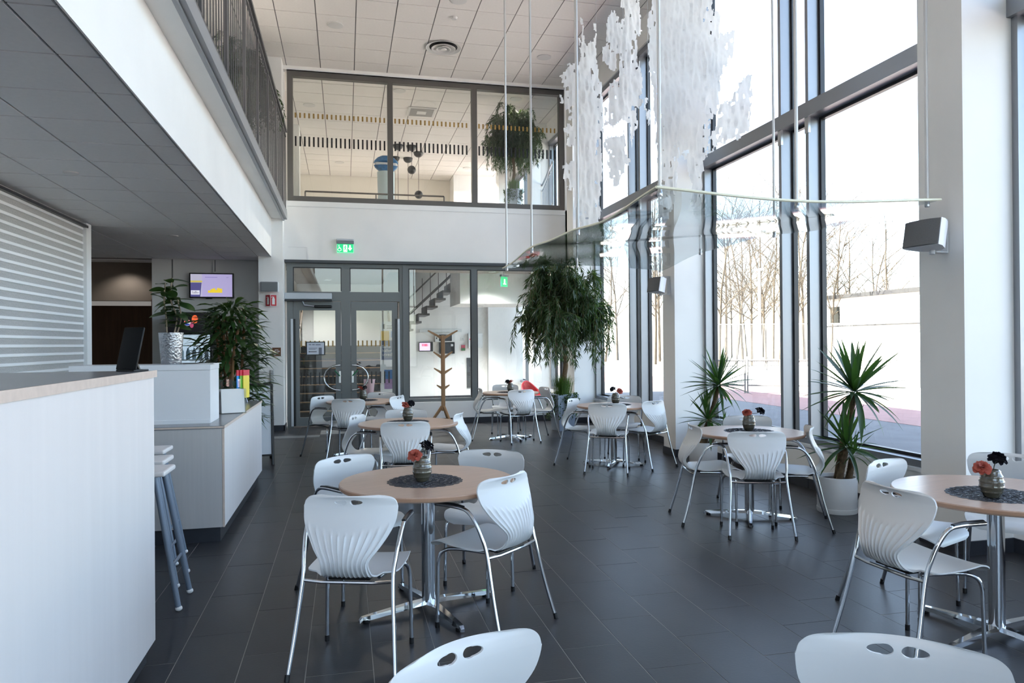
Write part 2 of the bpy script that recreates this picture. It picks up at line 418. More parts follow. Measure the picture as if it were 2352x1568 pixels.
# ---- knee wall and glazed bays
bays = []
for i in range(len(PIL) - 1): bays.append((PIL[i][1], PIL[i + 1][0]))
blab = ['bay behind the viewer', 'bay at the right edge of view', 'wide bay behind the window table and the right yucca', 'bay behind the far table beside the tree', 'short bay right of the coat stand, beyond the inner window', 'last bay of the entrance']
for bi, (a, b) in enumerate(bays):
    mid = (a + b) / 2
    kw = struct('knee_wall', MB().box(WX, a, 0, WX + .16, b, .42), WHITE, 'low white sill wall of the ' + blab[bi], 'wall')
    MB().box(WX - .02, a, .42, WX + .2, b, .45).build('sill', WHITEG, kw)
    if bi < 4:
        n = max(1, int((b - a) / .3)); sk = MB().box(WX - .012, .004, 0, WX, .296, .1).mesh('skirting_tile', SKIRT)
        for j in range(n): inst('skirting_tile', sk, kw, (0, a + j * (b - a) / n, 0), scale=(1, (b - a) / n / .3, 1))
    wn = bpy.data.objects.new('window_%d' % (bi + 1), None); col.objects.link(wn)
    tag(wn, 'tall aluminium framed window wall of the ' + blab[bi], 'window', kind='structure')
    wn.location = (WX, a, .45)
    W = b - a
    ms = [mid - a - .17, mid - a + .30] if W > 3 else [W / 2]
    if bi == 2: ms = [6.46 - a, 6.93 - a]
    if bi == 3: ms = [10.74 - a, 11.2 - a]
    if bi == 1: ms = [1.94 - a, 2.41 - a]
    T0, T1, TOP = 3.33, 3.48, 5.7
    full = CZ - .45
    MB().box(-.02, 0, T0, .2, W, T1).build('transom', ANOD, wn)
    MB().box(-.03, 0, TOP, .2, W, full).build('head_panel', WHITE, wn)
    MB().box(0, 0, TOP - .09, .19, W, TOP).build('head_rail', ANOD, wn)
    MB().box(.02, 0, 0, .17, W, .06).build('bottom_rail', ANOD, wn)
    for (y0, y1) in ((0, .05), (W - .05, W)): MB().box(.02, y0, .06, .18, y1, TOP - .09).build('jamb', ANOD, wn)
    mm = MB().box(0, -.024, .0, .18, .024, TOP - .09).mesh('mullion', ANOD)
    for y0 in ms: inst('mullion', mm, wn, (0, y0, .06))
    ed = [.05] + [v for y0 in ms for v in (y0 - .024, y0 + .024)] + [W - .05]
    for q in range(0, len(ed), 2):
        for (z0, z1) in ((.06, T0), (T1, TOP - .09)):
            y0, y1 = ed[q], ed[q + 1]
            MB().box(.148, y0, z0, .158, y1, z1).build('pane', GLASS, wn)
            g = MB(); t = .028
            g.box(.125, y0, z0, .175, y0 + t, z1).box(.125, y1 - t, z0, .175, y1, z1).box(.125, y0 + t, z0, .175, y1 - t, z0 + t).box(.125, y0 + t, z1 - t, .175, y1 - t, z1)
            g.build('gasket', BEAD, wn)
    if bi in (2, 3):
        for y0 in ms:
            MB().box(-.006, y0 - .03, T0 - .16, .02, y0 + .03, T0).build('bracket', STEEL, wn)

# ---- upper window in the back wall
uw = bpy.data.objects.new('window_8', None); col.objects.link(uw); uw.location = (0, YB + .04, 4.12)
tag(uw, 'dark framed inner window with striped film above the glass doors', 'window', kind='structure')
L, Rr, ZT = -1.0, 4.25, 2.38
MB().box(L, 0, 0, Rr, .11, .1).build('bottom_rail', ALUD, uw)
MB().box(L, 0, ZT - .1, Rr, .11, ZT).build('top_rail', ALUD, uw)
for x0, x1 in ((L, L + .1), (Rr - .1, Rr), (.80, .90), (2.40, 2.505)): MB().box(x0, 0, .1, x1, .11, ZT - .1).build('mullion', ALUD, uw)
MB().box(L, -.05, ZT, Rr, 0, ZT + .02).build('cornice', WHITEG, uw)
for x0, x1 in ((L + .1, .80), (.90, 2.40), (2.505, Rr - .1)):
    MB().box(x0, .05, .1, x1, .06, ZT - .1).build('pane', GLASSI, uw)
    g = MB(); k = MB(); x = x0 + .03
    while x < x1 - .03:
        k.box(x, .044, 1.02, x + .03, .048, 1.20); g.box(x, .044, 1.54, x + .03, .048, 1.63); x += .08
    tag(k.build('black_stripe_film', BLACK, uw), kind='stuff'); tag(g.build('gold_stripe_film', GOLD, uw), kind='stuff')

# ---- lower glazing and door frame in the back wall
YD = YB + .06
dfm = bpy.data.objects.new('window_7', None); col.objects.link(dfm); dfm.location = (0, YD, 0)
tag(dfm, 'grey framed inner window right of the glass doors', 'window', kind='structure')
MB().box(-1.06, -.1, 3.0, 4.3, .1, 3.05).build('head_trim', M('dark_lead_trim', rgb(74, 78, 82), .5, .4), dfm)
MB().box(-1.03, 0, 2.93, 4.25, .1, 3.0).build('top_rail', ALU, dfm)
MB().box(1.17, 0, .38, 4.25, .1, .47).build('bottom_rail', ALU, dfm)
for x0, x1 in ((-1.03, -.92), (1.0, 1.17), (2.37, 2.48), (4.17, 4.25)): MB().box(x0, 0, 0 if x0 < 1.1 else .47, x1, .1, 2.93).build('mullion', ALU, dfm)
MB().box(1.06, -.03, 0, 1.12, 0, 2.99).build('cover_strip', ALU, dfm)
MB().box(-.06, 0, 2.48, .09, .1, 2.93).build('transom_post', ALU, dfm)
MB().box(-.07, 0, 0, .1, .1, 2.31).build('door_post', ALU, dfm)
MB().box(-.92, 0, 2.31, 1.0, .1, 2.48).build('transom', ALU, dfm)
for x0, x1, z0, z1 in ((1.17, 2.37, .47, 2.93), (2.48, 4.17, .47, 2.93), (-.92, -.06, 2.48, 2.93), (.09, 1.0, 2.48, 2.93)):
    MB().box(x0, .045, z0, x1, .055, z1).build('pane', GLASSI, dfm)
    t = .015
    MB().box(x0, .02, z1 - t, x1, .08, z1).box(x0, .02, z0 + t, x0 + t, .08, z1 - t).box(x1 - t, .02, z0 + t, x1, .08, z1 - t).build('gasket', BEAD, dfm)
def leaf(name, lab, x0, x1, hx, s):
    d = thing(name, lab, 'door', (0, YD, 0)); d['kind'] = 'structure'
    st, tp, bt = .1, .16, .15
    MB().box(x0, .005, .03, x0 + st, .075, 2.3).box(x1 - st, .005, .03, x1, .075, 2.3).box(x0 + st, .005, 2.3 - tp, x1 - st, .075, 2.3).box(x0 + st, .005, .03, x1 - st, .075, .03 + bt).build('door_frame', ALU, d)
    MB().box(x0 + st, .035, .03 + bt, x1 - st, .045, 2.3 - tp).build('pane', GLASSI, d)
    g = MB(); k = MB(); x = x0 + st + .02
    while x < x1 - st - .02:
        g.box(x, .028, 1.47, x + .025, .032, 1.58); k.box(x, .028, .78, x + .025, .032, 1.0); x += .08
    tag(g.build('gold_stripe_film', GOLD, d), kind='stuff'); tag(k.build('black_stripe_film', BLACK, d), kind='stuff')
    pts = [(hx, 0, 1.13)] + [(hx + s * (.0 + .28 * math.sin(PI * t / 12)), -.07, .9 + .23 * math.cos(PI * t / 12)) for t in range(0, 13)] + [(hx, 0, .67)]
    MB().tube(pts, .014, 10).build('pull_handle', CHROME, d, True)
    MB().bbox(hx - .02, -.012, .80, hx + .02, .005, 1.02, .004).build('lock_plate', STEEL, d)
    MB().tube([(hx, -.03, .93), (hx + s * .06, -.05, 1.0), (hx + s * .09, -.05, 1.03)], .011, 8).build('lever', M('green_lever', rgb(40, 120, 80), .4), d, True)
    ex = x0 - .045 if s < 0 else x1 + .0
    MB().box(ex, -.03, .03, ex + .04, .0, 1.98).build('finger_guard', M('guard_pale', rgb(190, 194, 200), .4, .6), d)
    MB().box(ex + (.04 if s < 0 else -.04), -.02, .03, ex + (.08 if s < 0 else 0), .004, 1.98).build('rubber_strip', BLACK, d)
    return d
d1 = leaf('door_1', 'left grey framed glass door leaf with curved chrome pull', -.915, -.075, -.10, -1)
d2 = leaf('door_2', 'right grey framed glass door leaf with curved chrome pull', .105, .96, .13, 1)
op = thing('door_closer', 'silver automatic door opener above the left door leaf', 'door opener', (-.6, YD - .01, 2.33))
MB().bbox(-.46, -.13, 0, .37, 0, .12, .012).build('housing', M('silver_paint', rgb(176, 182, 190), .4, .4), op)
MB().bbox(-.46, -.12, -.03, .37, 0, .0, .006).build('base_plate', M('dark_grey_plastic', rgb(50, 52, 56), .5), op)
MB().tube([(-.15, -.06, -.03), (-.12, -.06, -.1), (.05, -.03, -.12)], .012, 8).build('arm', STEEL, op, True)
MB().bbox(.05, -.05, -.15, .37, -.01, -.1, .02).build('sensor', BLACK, op)

# ---- upper room
struct('floor_upper_room', MB().box(-3, YB + .15, FZ - .3, 4.75, 22.2, FZ), M('upper_floor_grey', rgb(120, 118, 116), .5), 'grey floor of the room behind the upper window', 'floor')
struct('wall_upper_left', MB().box(-3.0, 14.4, FZ, -1.3, 15.0, CZ).box(-3.1, 15.0, FZ, -3.0, 22.2, CZ).box(-1.3, 17.2, FZ, -1.0, 17.6, CZ), WHITE, 'white wall on the left of the upper room', 'wall')
struct('wall_upper_right', MB().box(3.2, 21.4, FZ, 4.75, 22.2, CZ), WHITE, 'white wall corner behind the upper tree', 'wall')

# ---- vestibule
struct('wall_vestibule', MB().box(-1.6, 19.2, 0, 3.75, 19.4, SZ + 1.0).box(3.75, 19.0, 0, 4.7, 19.4, SZ), WHITE, 'white wall at the back of the entrance', 'wall')
struct('wall_vestibule_left', MB().box(-1.47, 13.95, 0, -1.2, 19.2, SZ + .2), WHITE, 'white side wall of the entrance stairs', 'wall')
struct('baseboard_vestibule', MB().box(1.15, 19.185, 0, 3.75, 19.2, .12), SKIRT, 'dark skirting at the back of the entrance', 'baseboard')
struct('ceiling_vestibule', MB().box(-1.5, YB + .3, SZ + .02, 4.75, 15.9, FZ - .31).box(-1.5, 15.9, SZ + .02, .95, 19.2, FZ - .31), M('vestibule_ceiling', rgb(150, 142, 134), .8), 'brownish ceiling over the entrance', 'ceiling')
# ================================================================== OUTSIDE
def pD(x, y, zc): return Vector((0, 0, H)) + _ray(x, y) * zc
GZ = -.1
ASPH = M('asphalt', rgb(92, 93, 96), .9, var=.12, vscale=2, bump=.1, bscale=60)
gr = struct('ground', MB().box(4.76, -60, GZ - .4, 140, 140, GZ).box(-60, -60, GZ - .4, 4.76, -5.25, GZ), ASPH, 'grey forecourt outside the windows', 'ground')
MB().box(10.4, -20, GZ, 14.2, 60, GZ + .006).build('paving_band', M('rose_paving', rgb(140, 108, 104), .9, var=.1, vscale=3), gr)
MB().box(14.2, -20, GZ, 60, 60, GZ + .005).build('pale_yard', M('pale_concrete', rgb(192, 185, 178), .9, var=.08, vscale=1), gr)
TWIG = M('pale_bark', rgb(66, 57, 44), .9, var=.25, vscale=3)
def bare_tree_mesh(seed, h):
    rn = random.Random(seed); mb = MB()
    def grow(p, d, ln, r, lev):
        k = 4; pts = [p]; q = p.copy(); dd = d.copy()
        for i in range(k):
            dd = (dd + Vector((rn.uniform(-1, 1), rn.uniform(-1, 1), rn.uniform(-.3, .5))) * (.10 + .06 * lev)).normalized()
            q = q + dd * ln / k; pts.append(q.copy())
        mb.tube(pts, [r * (1 - .7 * i / k) for i in range(k + 1)], 4 if lev else 6, caps=False)
        if lev >= 3: return
        nb = (14, 8, 6)[lev]
        for i in range(nb):
            t = rn.uniform(.3, 1) if lev == 0 else rn.uniform(.2, 1)
            j = min(k - 1, int(t * k)); b = pts[j].lerp(pts[j + 1], t * k - j)
            a = rn.uniform(0, 2 * PI); el = rn.uniform(.35, 1.0)
            nd = (Vector((math.cos(a), math.sin(a), 0)) * math.sin(el) + dd * math.cos(el)).normalized()
            grow(b, nd, ln * rn.uniform(.3, .5), r * .5 * (1 - .5 * t), lev + 1)
    grow(Vector((0, 0, 0)), Vector((0, 0, 1)), h, h * .010, 0)
    return mb.mesh('branches', TWIG)
tms = [bare_tree_mesh(s, 10) for s in (3, 11, 23)]
rt = random.Random(5)
spots = [(1652, 46, 1.0), (1668, 58, 1.2), (1690, 50, .9), (1706, 62, 1.25), (1726, 47, .95), (1742, 60, 1.2), (1760, 52, 1.0), (1776, 66, 1.3), (1790, 48, .8), (1832, 54, 1.2), (1846, 62, 1.25),
         (1893, 66, 1.35), (1908, 58, 1.05), (1925, 70, 1.3), (1943, 64, 1.1), (2003, 74, 1.1), (2012, 82, 1.3), (2055, 76, 1.35), (1505, 52, 1.1), (1515, 60, 1.2), (1390, 60, 1.0), (1418, 66, 1.2), (1680, 72, 1.2), (1715, 78, 1.1), (1752, 74, 1.2)]
for i, (px_, zc, s) in enumerate(spots):
    b = pD(px_, 770, zc)
    o = bpy.data.objects.new('bare_tree', tms[i % 3]); col.objects.link(o)
    o.location = (b.x, b.y, GZ - .05); o.rotation_euler = (0, 0, rt.uniform(0, 6.28)); o.scale = (s, s, s)
    tag(o, 'leafless sunlit tree in the wood outside the windows', 'tree', 'bare trees outside')
# pale building across the yard
def facade_point(px_, zc): q = pD(px_, 770, zc); return Vector((q.x, q.y))
A = facade_point(1885, 60); B = facade_point(2300, 44); dr = (B - A).normalized(); nr = Vector((-dr.y, dr.x))
if nr.dot(A) < 0: nr = -nr
hb = thing('white_building', 'low white flat-roofed building across the yard', 'building', (A.x, A.y, GZ), math.atan2(dr.y, dr.x))
LB = (B - A).length * 1.6
BW = M('outside_render', rgb(180, 176, 170), .8)
MB().box(0, 0, 0, LB, 14, 5.0).build('wall', BW, hb)
MB().box(-.2, -.25, 5.0, LB, 14, 5.3).build('roof', M('roof_grey', rgb(30, 29, 28), .8), hb)
MB().box(-.02, -.08, 2.75, LB, 0, 2.85).build('string_course', M('course_grey', rgb(30, 29, 28), .8), hb)
wf = MB().box(0, -.06, 0, 1.3, .05, 1.5).mesh('window', M('outside_window_frame', rgb(190, 186, 180), .6))
wg = MB().box(.1, -.09, .1, 1.2, -.06, 1.4).mesh('pane', M('outside_dark_glass', rgb(14, 15, 15), .2))
for x_ in (1.2, 17.0, 19.5, 24.0):
    o = inst('window', wf, hb, (x_, 0, 2.95)); inst('pane', wg, o)
for x_ in (17.0, 19.5, 24.0):
    o = inst('window', wf, hb, (x_, 0, .8)); inst('pane', wg, o)
# fences
FW = M('galvanised_fence', rgb(120, 118, 114), .6, .2)
def fence(label, p0, p1, n, h, bars):
    d = p1 - p0; a = math.atan2(d.y, d.x); Ln = d.length / n
    for i in range(n):
        q = p0 + d * (i / n)
        t = thing('fence_panel', label, 'fence', (q.x, q.y, GZ), a, 'fence panels across the yard')
        for x_ in (.03, Ln - .05): MB().tube([(x_, 0, 0), (x_, 0, h)], .03, 6).build('post', FW, t)
        for z_ in (h - .03, .25): MB().tube([(.03, 0, z_), (Ln - .05, 0, z_)], .025, 6).build('rail', FW, t)
        mb = MB()
        for j in range(1, bars): x_ = .03 + (Ln - .08) * j / bars; mb.box(x_ - .008, -.008, .25, x_ + .008, .008, h - .03)
        tag(mb.build('bars', FW, t), kind='stuff')
fence('low galvanised crowd barrier standing across the yard', pD(1560, 885, 23), pD(2340, 900, 20), 9, 1.05, 18)
fence('tall mesh fence in front of the bare wood', pD(1560, 860, 40), pD(1960, 860, 40), 6, 2.6, 22)
lp = thing('lamp_post', 'pale street lamp post in front of the bare wood', 'lamp post', tuple(pD(1745, 770, 38).xy) + (GZ,))
MB().tube([(0, 0, 0), (0, 0, 5.4)], [.09, .06], 8).build('pole', M('pale_pole', rgb(210, 208, 204), .6), lp)
MB().bbox(-.1, -.35, 5.35, .1, .35, 5.45, .03).build('lamp_head', M('pale_pole', rgb(210, 208, 204), .6), lp)

# ================================================================== COUNTERS AND LEFT SIDE
LAMG = M('grey_laminate_top', rgb(122, 122, 126), .25, var=.04, vscale=6)
c1 = thing('reception_counter', 'tall pale ash reception counter cut off by the left edge', 'counter', (-1.3, 1.4, 0))
MB().box(-.45, -3.2, .09, .4, 2.37, 1.355).build('body', LAMW, c1)
MB().box(-.75, -3.25, 1.355, .4, 2.4, 1.383).build('worktop', LAMG, c1)
MB().box(.4, -3.25, 1.352, .408, 2.4, 1.385).build('edge_strip', EDGE, c1)
MB().box(-.4, -3.2, 0, .37, 2.33, .09).build('plinth', SKIRT, c1)
MB().box(.371, 2.2, .055, .376, 2.21, .075).build('plinth_clip', CHROME, c1)
MB().box(-.75, -3.2, 0, -.7, 2.37, 1.355).build('back_panel', LAMW, c1)
c2 = thing('service_counter', 'lower pale ash counter with white box standing on it', 'counter', (-1.4, 7.1, 0))
MB().box(-.7, -1.22, .115, .49, 1.32, .868).build('body', LAMW, c2)
MB().box(-.7, -1.226, .115, .475, -1.22, .868).build('end_panel', M('grey_ash_end', rgb(186, 184, 184), .5, var=.03, vscale=4, stretch=(12, 12, .4)), c2)
MB().box(.478, -1.228, .115, .492, -1.21, .868).build('corner_edge', EDGE, c2)
MB().box(-.72, -1.23, .868, .492, 1.33, .89).build('worktop', LAMG, c2)
MB().box(-.72, -1.232, .874, .494, -1.228, .886).box(.491, -1.232, .868, .496, 1.33, .89).build('edge_strip', EDGE, c2)
pl_ = MB()
for j in range(4): pl_.box(-.7 + j * .29, -1.2, 0, -.7 + j * .29 + .286, 1.25, .113)
pl_.build('plinth', SKIRT, c2)
wb_ = thing('white_counter_box', 'white boxed shelf standing on the lower counter', 'box', (-1.5, 6.3, .89))
MB().box(-.55, -.2, 0, .455, .2, .42).build('carcass', WHITEG, wb_)
MB().box(-.55, -.205, .422, .458, .203, .465).build('top_board', WHITEG, wb_)
MB().box(-.55, -.206, 0, .45, -.2, .03).build('bottom_rail', WHITEG, wb_)
pp = thing('paper_stack', 'loose papers lying on the white counter box', 'papers', (-1.16, 6.2, 1.356))
PAP = M('paper', rgb(226, 226, 226), .7)
for i, (x_, y_, r_) in enumerate(((0, 0, .1), (.06, .02, -.3), (-.03, .0, .5))):
    o = MB().box(-.1, -.07, 0, .1, .07, .003).build('sheet', PAP if i < 2 else M('dark_print', rgb(40, 42, 46), .6), pp); o.location = (x_, y_, i * .0035); o.rotation_euler = (0, 0, r_)
# tablet on the tall counter
tp = pZ(290, 853, 1.383)
tb = thing('tablet', 'black tablet screen tilted on a stand on the tall counter', 'tablet', (tp.x, tp.y, 1.3835), R(-26))
mb = MB().bbox(-.055, -.006, 0, .055, .006, .208, .004); mb.xf(Matrix.Translation((0, 0, .008)) @ Matrix.Rotation(R(-16), 4, 'X')).build('screen', M('tablet_black', rgb(12, 12, 14), .55, spec=.25), tb, True)
MB().bbox(-.05, -.01, 0, .05, .09, .008, .003).build('stand_base', BLACK, tb)
MB().tube([(0, .08, .008), (0, .03, .1)], .008, 6).build('stand_arm', BLACK, tb)
# brochure holder and colour brochures
ACR = glassM('acrylic_clear', (.93, .95, .96), .06, .8)
bh = thing('brochure_holder', 'clear acrylic holder with pale leaflets on the lower counter', 'brochure holder', tuple(pZ(532, 948, .89)), R(20))
MB().box(-.11, -.09, 0, -.105, .12, .22).box(.105, -.09, 0, .11, .12, .22).box(-.105, -.09, 0, .105, .12, .006).box(-.105, -.01, .006, .105, -.005, .2).box(-.105, .115, 0, .105, .12, .3).build('acrylic_tray', ACR, bh)
for j in range(4):
    mb = MB().box(-.1, 0, 0, .1, .004, .21); mb.xf(Matrix.Translation((0, -.08 + j * .045, .008)) @ Matrix.Rotation(R(-12), 4, 'X')).build('leaflet', PAP, bh)
cb = thing('colour_brochures', 'bright blue green and yellow brochures in a wire stand', 'brochures', tuple(pZ(556, 924, .89)), R(60))
for j, c_ in enumerate(((40, 150, 230), (110, 180, 60), (226, 206, 70))):
    ox = -.03 + .034 * j; o = MB().box(ox - .05, j * -.014, .05, ox + .05, j * -.014 + .01, .29).build('brochure', M('brochure_%d' % j, rgb(*c_), .5), cb)
    MB().box(ox - .05, j * -.014 - .002, .29, ox + .05, j * -.014 + .012, .35).build('red_header', M('brochure_red', rgb(206, 50, 70), .5), o)
MB().tube([(-.06, -.02, 0), (-.06, 0, .07), (.06, 0, .07), (.06, -.02, 0)], .005, 6).tube([(-.06, .07, 0), (-.06, .05, .07), (.06, .05, .07), (.06, .07, 0)], .005, 6).build('wire_stand', STEEL, cb)
# bar stools between the counters
bst = None
ST = M('slate_blue_tube', rgb(110, 122, 138), .45, .2)
for i, (fx, fy) in enumerate(((-.93, 4.41), (-1.03, 4.83), (-1.14, 5.32))):
    if bst is None:
        bst = thing('bar_stool', '', 'stool', (0, 0, 0))
        MB().bbox(-.14, -.14, .76, .14, .14, .79, .01).build('seat', LAMW, bst)
        for a in (-1, 1):
            for b in (-1, 1):
                o = MB().tube([(a * .08, b * .1, .76), (a * .21, b * .15, .02)], .016, 10).build('leg', ST, bst, True)
                MB().ball((a * .212, b * .15, .016), .02, 10, 8, (1, 1, .8)).build('foot_cap', M('white_rubber', rgb(220, 220, 220), .6), o, True)
        MB().tube([(-.17, -.14, .25), (-.17, .14, .25)], .01, 6).tube([(.17, -.14, .25), (.17, .14, .25)], .01, 6).build('foot_rest', ST, bst)
        o = bst
    else: o = dup(bst)
    o.location = (fx - .212, fy + .15, 0)
    tag(o, ['slate blue tubular stool nearest the tall counter, mostly hidden', 'slate blue tubular stool in the middle of the hidden row', 'slate blue tubular stool farthest back, beside the lower counter'][i], 'stool', 'stools between the counters')
# roller shutter
SX = -3.19
sh = bpy.data.objects.new('roller_shutter', None); col.objects.link(sh); sh.location = (SX, 2.0, 0)
tag(sh, 'closed pale roller shutter with perforated bands behind the counter', 'shutter', kind='structure')
SL = M('shutter_slat_white', rgb(238, 240, 242), .45); SP = M('shutter_perforated', rgb(172, 172, 172), .6, 0., var=.25, vscale=160, stretch=(1, 1, 1))
s1 = MB().bbox(-.01, 0, 0, .016, 7.96, .032, .006).mesh('slat', SL); s2 = MB().box(-.004, 0, 0, .004, 7.96, .062).mesh('perforated_band', SP)
z = .95
while z < 3.0:
    inst('slat', s1, sh, (0, 0, z)); inst('perforated_band', s2, sh, (0, 0, z + .031)); z += .0915
MB().box(-.05, 7.96, 0, .05, 8.13, 3.05).build('side_post', M('shutter_post', rgb(232, 234, 236), .4), sh)
MB().box(-.06, 0, 2.99, .06, 8.0, 3.02).build('top_slot', BEAD, sh)
struct('wall_behind_counter', MB().box(-3.26, -5, 0, -3.21, 10.1, .95).box(-3.32, -5, .95, -3.27, 10.1, 3.06), M('back_counter_grey', rgb(92, 92, 96), .5), 'dark wall under the roller shutter', 'wall')

# ================================================================== WALL THINGS ON THE LEFT
tv = thing('television', 'black wall television showing a lavender chart page', 'television', (-2.34, 13.93, 2.59))
MB().bbox(-.375, -.07, -.225, .375, 0, .225, .006).build('casing', BLACK, tv)
def emis(name, c_, s): return M(name, rgb(*c_), .4, emit=rgb(*c_), es=s)
scn = MB().box(-.352, -.073, -.203, .352, -.071, .203).build('screen', emis('tv_lavender', (178, 168, 212), .26), tv)
def flat(name, x0, z0, x1, z1, m_, d=-.0735, par=scn): return MB().box(x0, d - .001, z0, x1, d, z1).build(name, m_, par)
flat('picture_panel', -.352, -.203, -.16, .203, emis('tv_pale', (188, 184, 206), .25))
flat('picture_panel', -.352, .055, -.155, .085, emis('tv_yellow', (206, 190, 90), .25), -.075)
MB().prism([(-.352, -.203), (-.19, -.203), (-.165, .05), (-.352, .05)], -.0752, -.0748, lambda a, b, c: (a, c, b)).build('picture_panel', emis('tv_blue', (96, 92, 150), .2), scn)
flat('logo_box', -.345, -.165, -.2, -.09, emis('tv_white', (222, 220, 232), .3), -.0765)
text('logo_lettering', 'S\u00e4Bo', .062, (-.272, -.078, -.128), FRONT, emis('tv_ink', (40, 36, 70), .2), tv, ext=.0005)
bars = MB(); rb = random.Random(2)
for j in range(22):
    h_ = .03 + .05 * min(1, j / 8) - (.025 if 10 < j < 14 else 0) + rb.uniform(-.008, .008)
    bars.box(-.06 + j * .011, -.0745, -.13, -.06 + j * .011 + .0105, -.0738, -.13 + h_)
tag(bars.build('yellow_bar_chart', emis('tv_bar', (224, 196, 40), .3), scn), kind='stuff')
flat('heading_line', -.11, .143, .1, .153, emis('tv_grey', (120, 112, 168), .4)); flat('heading_line', .25, .143, .29, .15, emis('tv_grey', (120, 112, 168), .4))
MB().box(-.1, -.06, -.24, .0, -.0, -.225).build('sensor_box', BLACK, tv)
MB().box(.02, -.02, .225, .035, 0, .47).build('cable_duct', WHITE, tv)
fr = thing('drinks_fridge', 'black glass door drinks fridge with round cola emblem', 'fridge', (-2.6, 13.55, 0))
MB().box(-.36, -.3, .0, -.33, .33, 2.08).box(.33, -.3, 0, .36, .33, 2.08).box(-.33, .3, 0, .33, .33, 2.08).box(-.33, -.3, 0, .33, .3, .25).box(-.33, -.3, 2.04, .33, .3, 2.08).build('cabinet', BLACK, fr)
hd = MB().box(-.36, -.34, 1.72, .36, -.3, 2.08).build('header_sign', emis('fridge_black', (14, 12, 16), .2), fr)
MB().box(-.33, -.3, 1.70, .33, .3, 1.72).build('cabinet_shelf', BLACK, fr)
def disc(name, cx, cz, r, y0, m_, par, a0=0, a1=2 * PI, n=28, sq=1.):
    MB().prism([(cx + r * math.cos(a0 + (a1 - a0) * i / n), cz + sq * r * math.sin(a0 + (a1 - a0) * i / n)) for i in range(n + (0 if a1 - a0 > 6 else 1))], y0 - .002, y0, lambda a, b, c: (a, c, b)).build(name, m_, par)
ex, ez = -.02, 1.9
disc('emblem', ex, ez, .052, -.342, emis('em_white', (225, 225, 230), .5), hd)
disc('emblem', ex, ez, .05, -.344, emis('em_red', (200, 30, 45), .5), hd, R(8), R(172))
disc('emblem', ex, ez, .05, -.344, emis('em_blue', (30, 50, 130), .5), hd, R(196), R(344))
disc('emblem', .1, 1.96, .05, -.342, emis('em_orange', (210, 90, 50), .4), hd, sq=1.4)
disc('emblem', .05, 1.86, .03, -.342, emis('em_plum', (150, 60, 90), .4), hd, sq=1.6)
for z_ in (.55, .9, 1.25, 1.5): MB().box(-.33, -.2, z_, .33, .3, z_ + .02).build('shelf', WHITEG, fr)
MB().box(-.33, .28, .25, .33, .295, 1.7).build('lit_back', emis('fridge_light', (150, 165, 180), .55), fr)
MB().box(-.33, -.33, .25, .33, -.32, 1.7).build('glass_door', GLASSI, fr)
bm_ = MB().lathe([(.03, 0), (.033, .02), (.033, .13), (.014, .18), (.014, .2)], 10).mesh('bottle', M('bottle_blue', rgb(150, 180, 200), .2))
for z_ in (.57, .92, 1.27):
    for j in range(6):
        o = bpy.data.objects.new('drink_bottle', bm_); col.objects.link(o); o.location = (-2.6 - .27 + j * .1, 13.5, z_)
        tag(o, 'small pale drink bottle standing on a fridge shelf', 'bottle', 'bottles in the drinks fridge')
PY = 13.25
spk = thing('wall_loudspeaker', 'grey fronted white loudspeaker high on the pier by the door', 'loudspeaker', (-1.275, PY, 2.52))
MB().bbox(-.15, -.16, -.09, .15, -.02, .09, .015).build('cabinet', WHITEG, spk)
MB().bbox(-.14, -.17, -.082, .14, -.155, .082, .01).build('grille', M('speaker_grille', rgb(120, 124, 128), .8, var=.2, vscale=400), spk)
MB().box(-.04, -.03, -.04, .04, 0, .04).build('bracket', WHITEG, spk)
fs = thing('fire_extinguisher_sign', 'red folded fire extinguisher sign on the white pier', 'sign', (-1.265, PY, 2.285))
RED = M('sign_red', rgb(196, 36, 50), .45)
def ext_icon(par, mapper):
    MB().prism([(-.022, -.07), (.022, -.07), (.022, .03), (.012, .045), (.012, .06), (-.03, .05), (-.035, .062), (-.0, .078), (.018, .07), (.016, .045), (.022, .03), (-.022, .03)][:4] + [(-.012, .045), (-.022, .03)], 0, .0015, mapper).build('pictogram', M('sign_white', rgb(238, 238, 238), .5), par)
    MB().prism([(-.005, .045), (.012, .045), (.012, .066), (-.03, .066), (-.036, .05), (-.026, .05), (-.02, .056), (-.005, .056)], 0, .0015, mapper).build('pictogram', M('sign_white', rgb(238, 238, 238), .5), par)
for sx_, ang in ((-1, R(38)), (1, R(-12))):
    e = Vector((math.cos(ang), -math.sin(ang) if sx_ > 0 else math.sin(-ang), 0))
    d_ = Vector((sx_ * math.cos(ang), abs(math.sin(ang)), 0)); o0 = Vector((0, -.1, 0)); nrm = Vector((-d_.y * sx_, -math.cos(ang), 0)).normalized()
    f_ = lambda a, b, c, o0=o0, d_=d_, nrm=nrm: o0 + d_ * a + Vector((0, 0, b)) + nrm * c
    MB().prism([(0, -.1), (.11, -.1), (.11, .1), (0, .1)], 0, .003, f_).build('plate', RED, fs)
    MB().prism([(0, -.1), (.006, -.1), (.006, .1), (0, .1)], .003, .004, f_).prism([(.104, -.1), (.11, -.1), (.11, .1), (.104, .1)], .003, .004, f_).prism([(.006, .094), (.104, .094), (.104, .1), (.006, .1)], .003, .004, f_).prism([(.006, -.1), (.104, -.1), (.104, -.094), (.006, -.094)], .003, .004, f_).build('border', M('sign_white', rgb(238, 238, 238), .5), fs)
    ext_icon(fs, lambda a, b, c, f_=f_, sx_=sx_: f_(.055 + a * sx_, b, .0035 + c))
bs_ = thing('brown_exit_sign', 'small brown exit direction sign on the pier edge', 'sign', (-1.175, PY, 1.387))
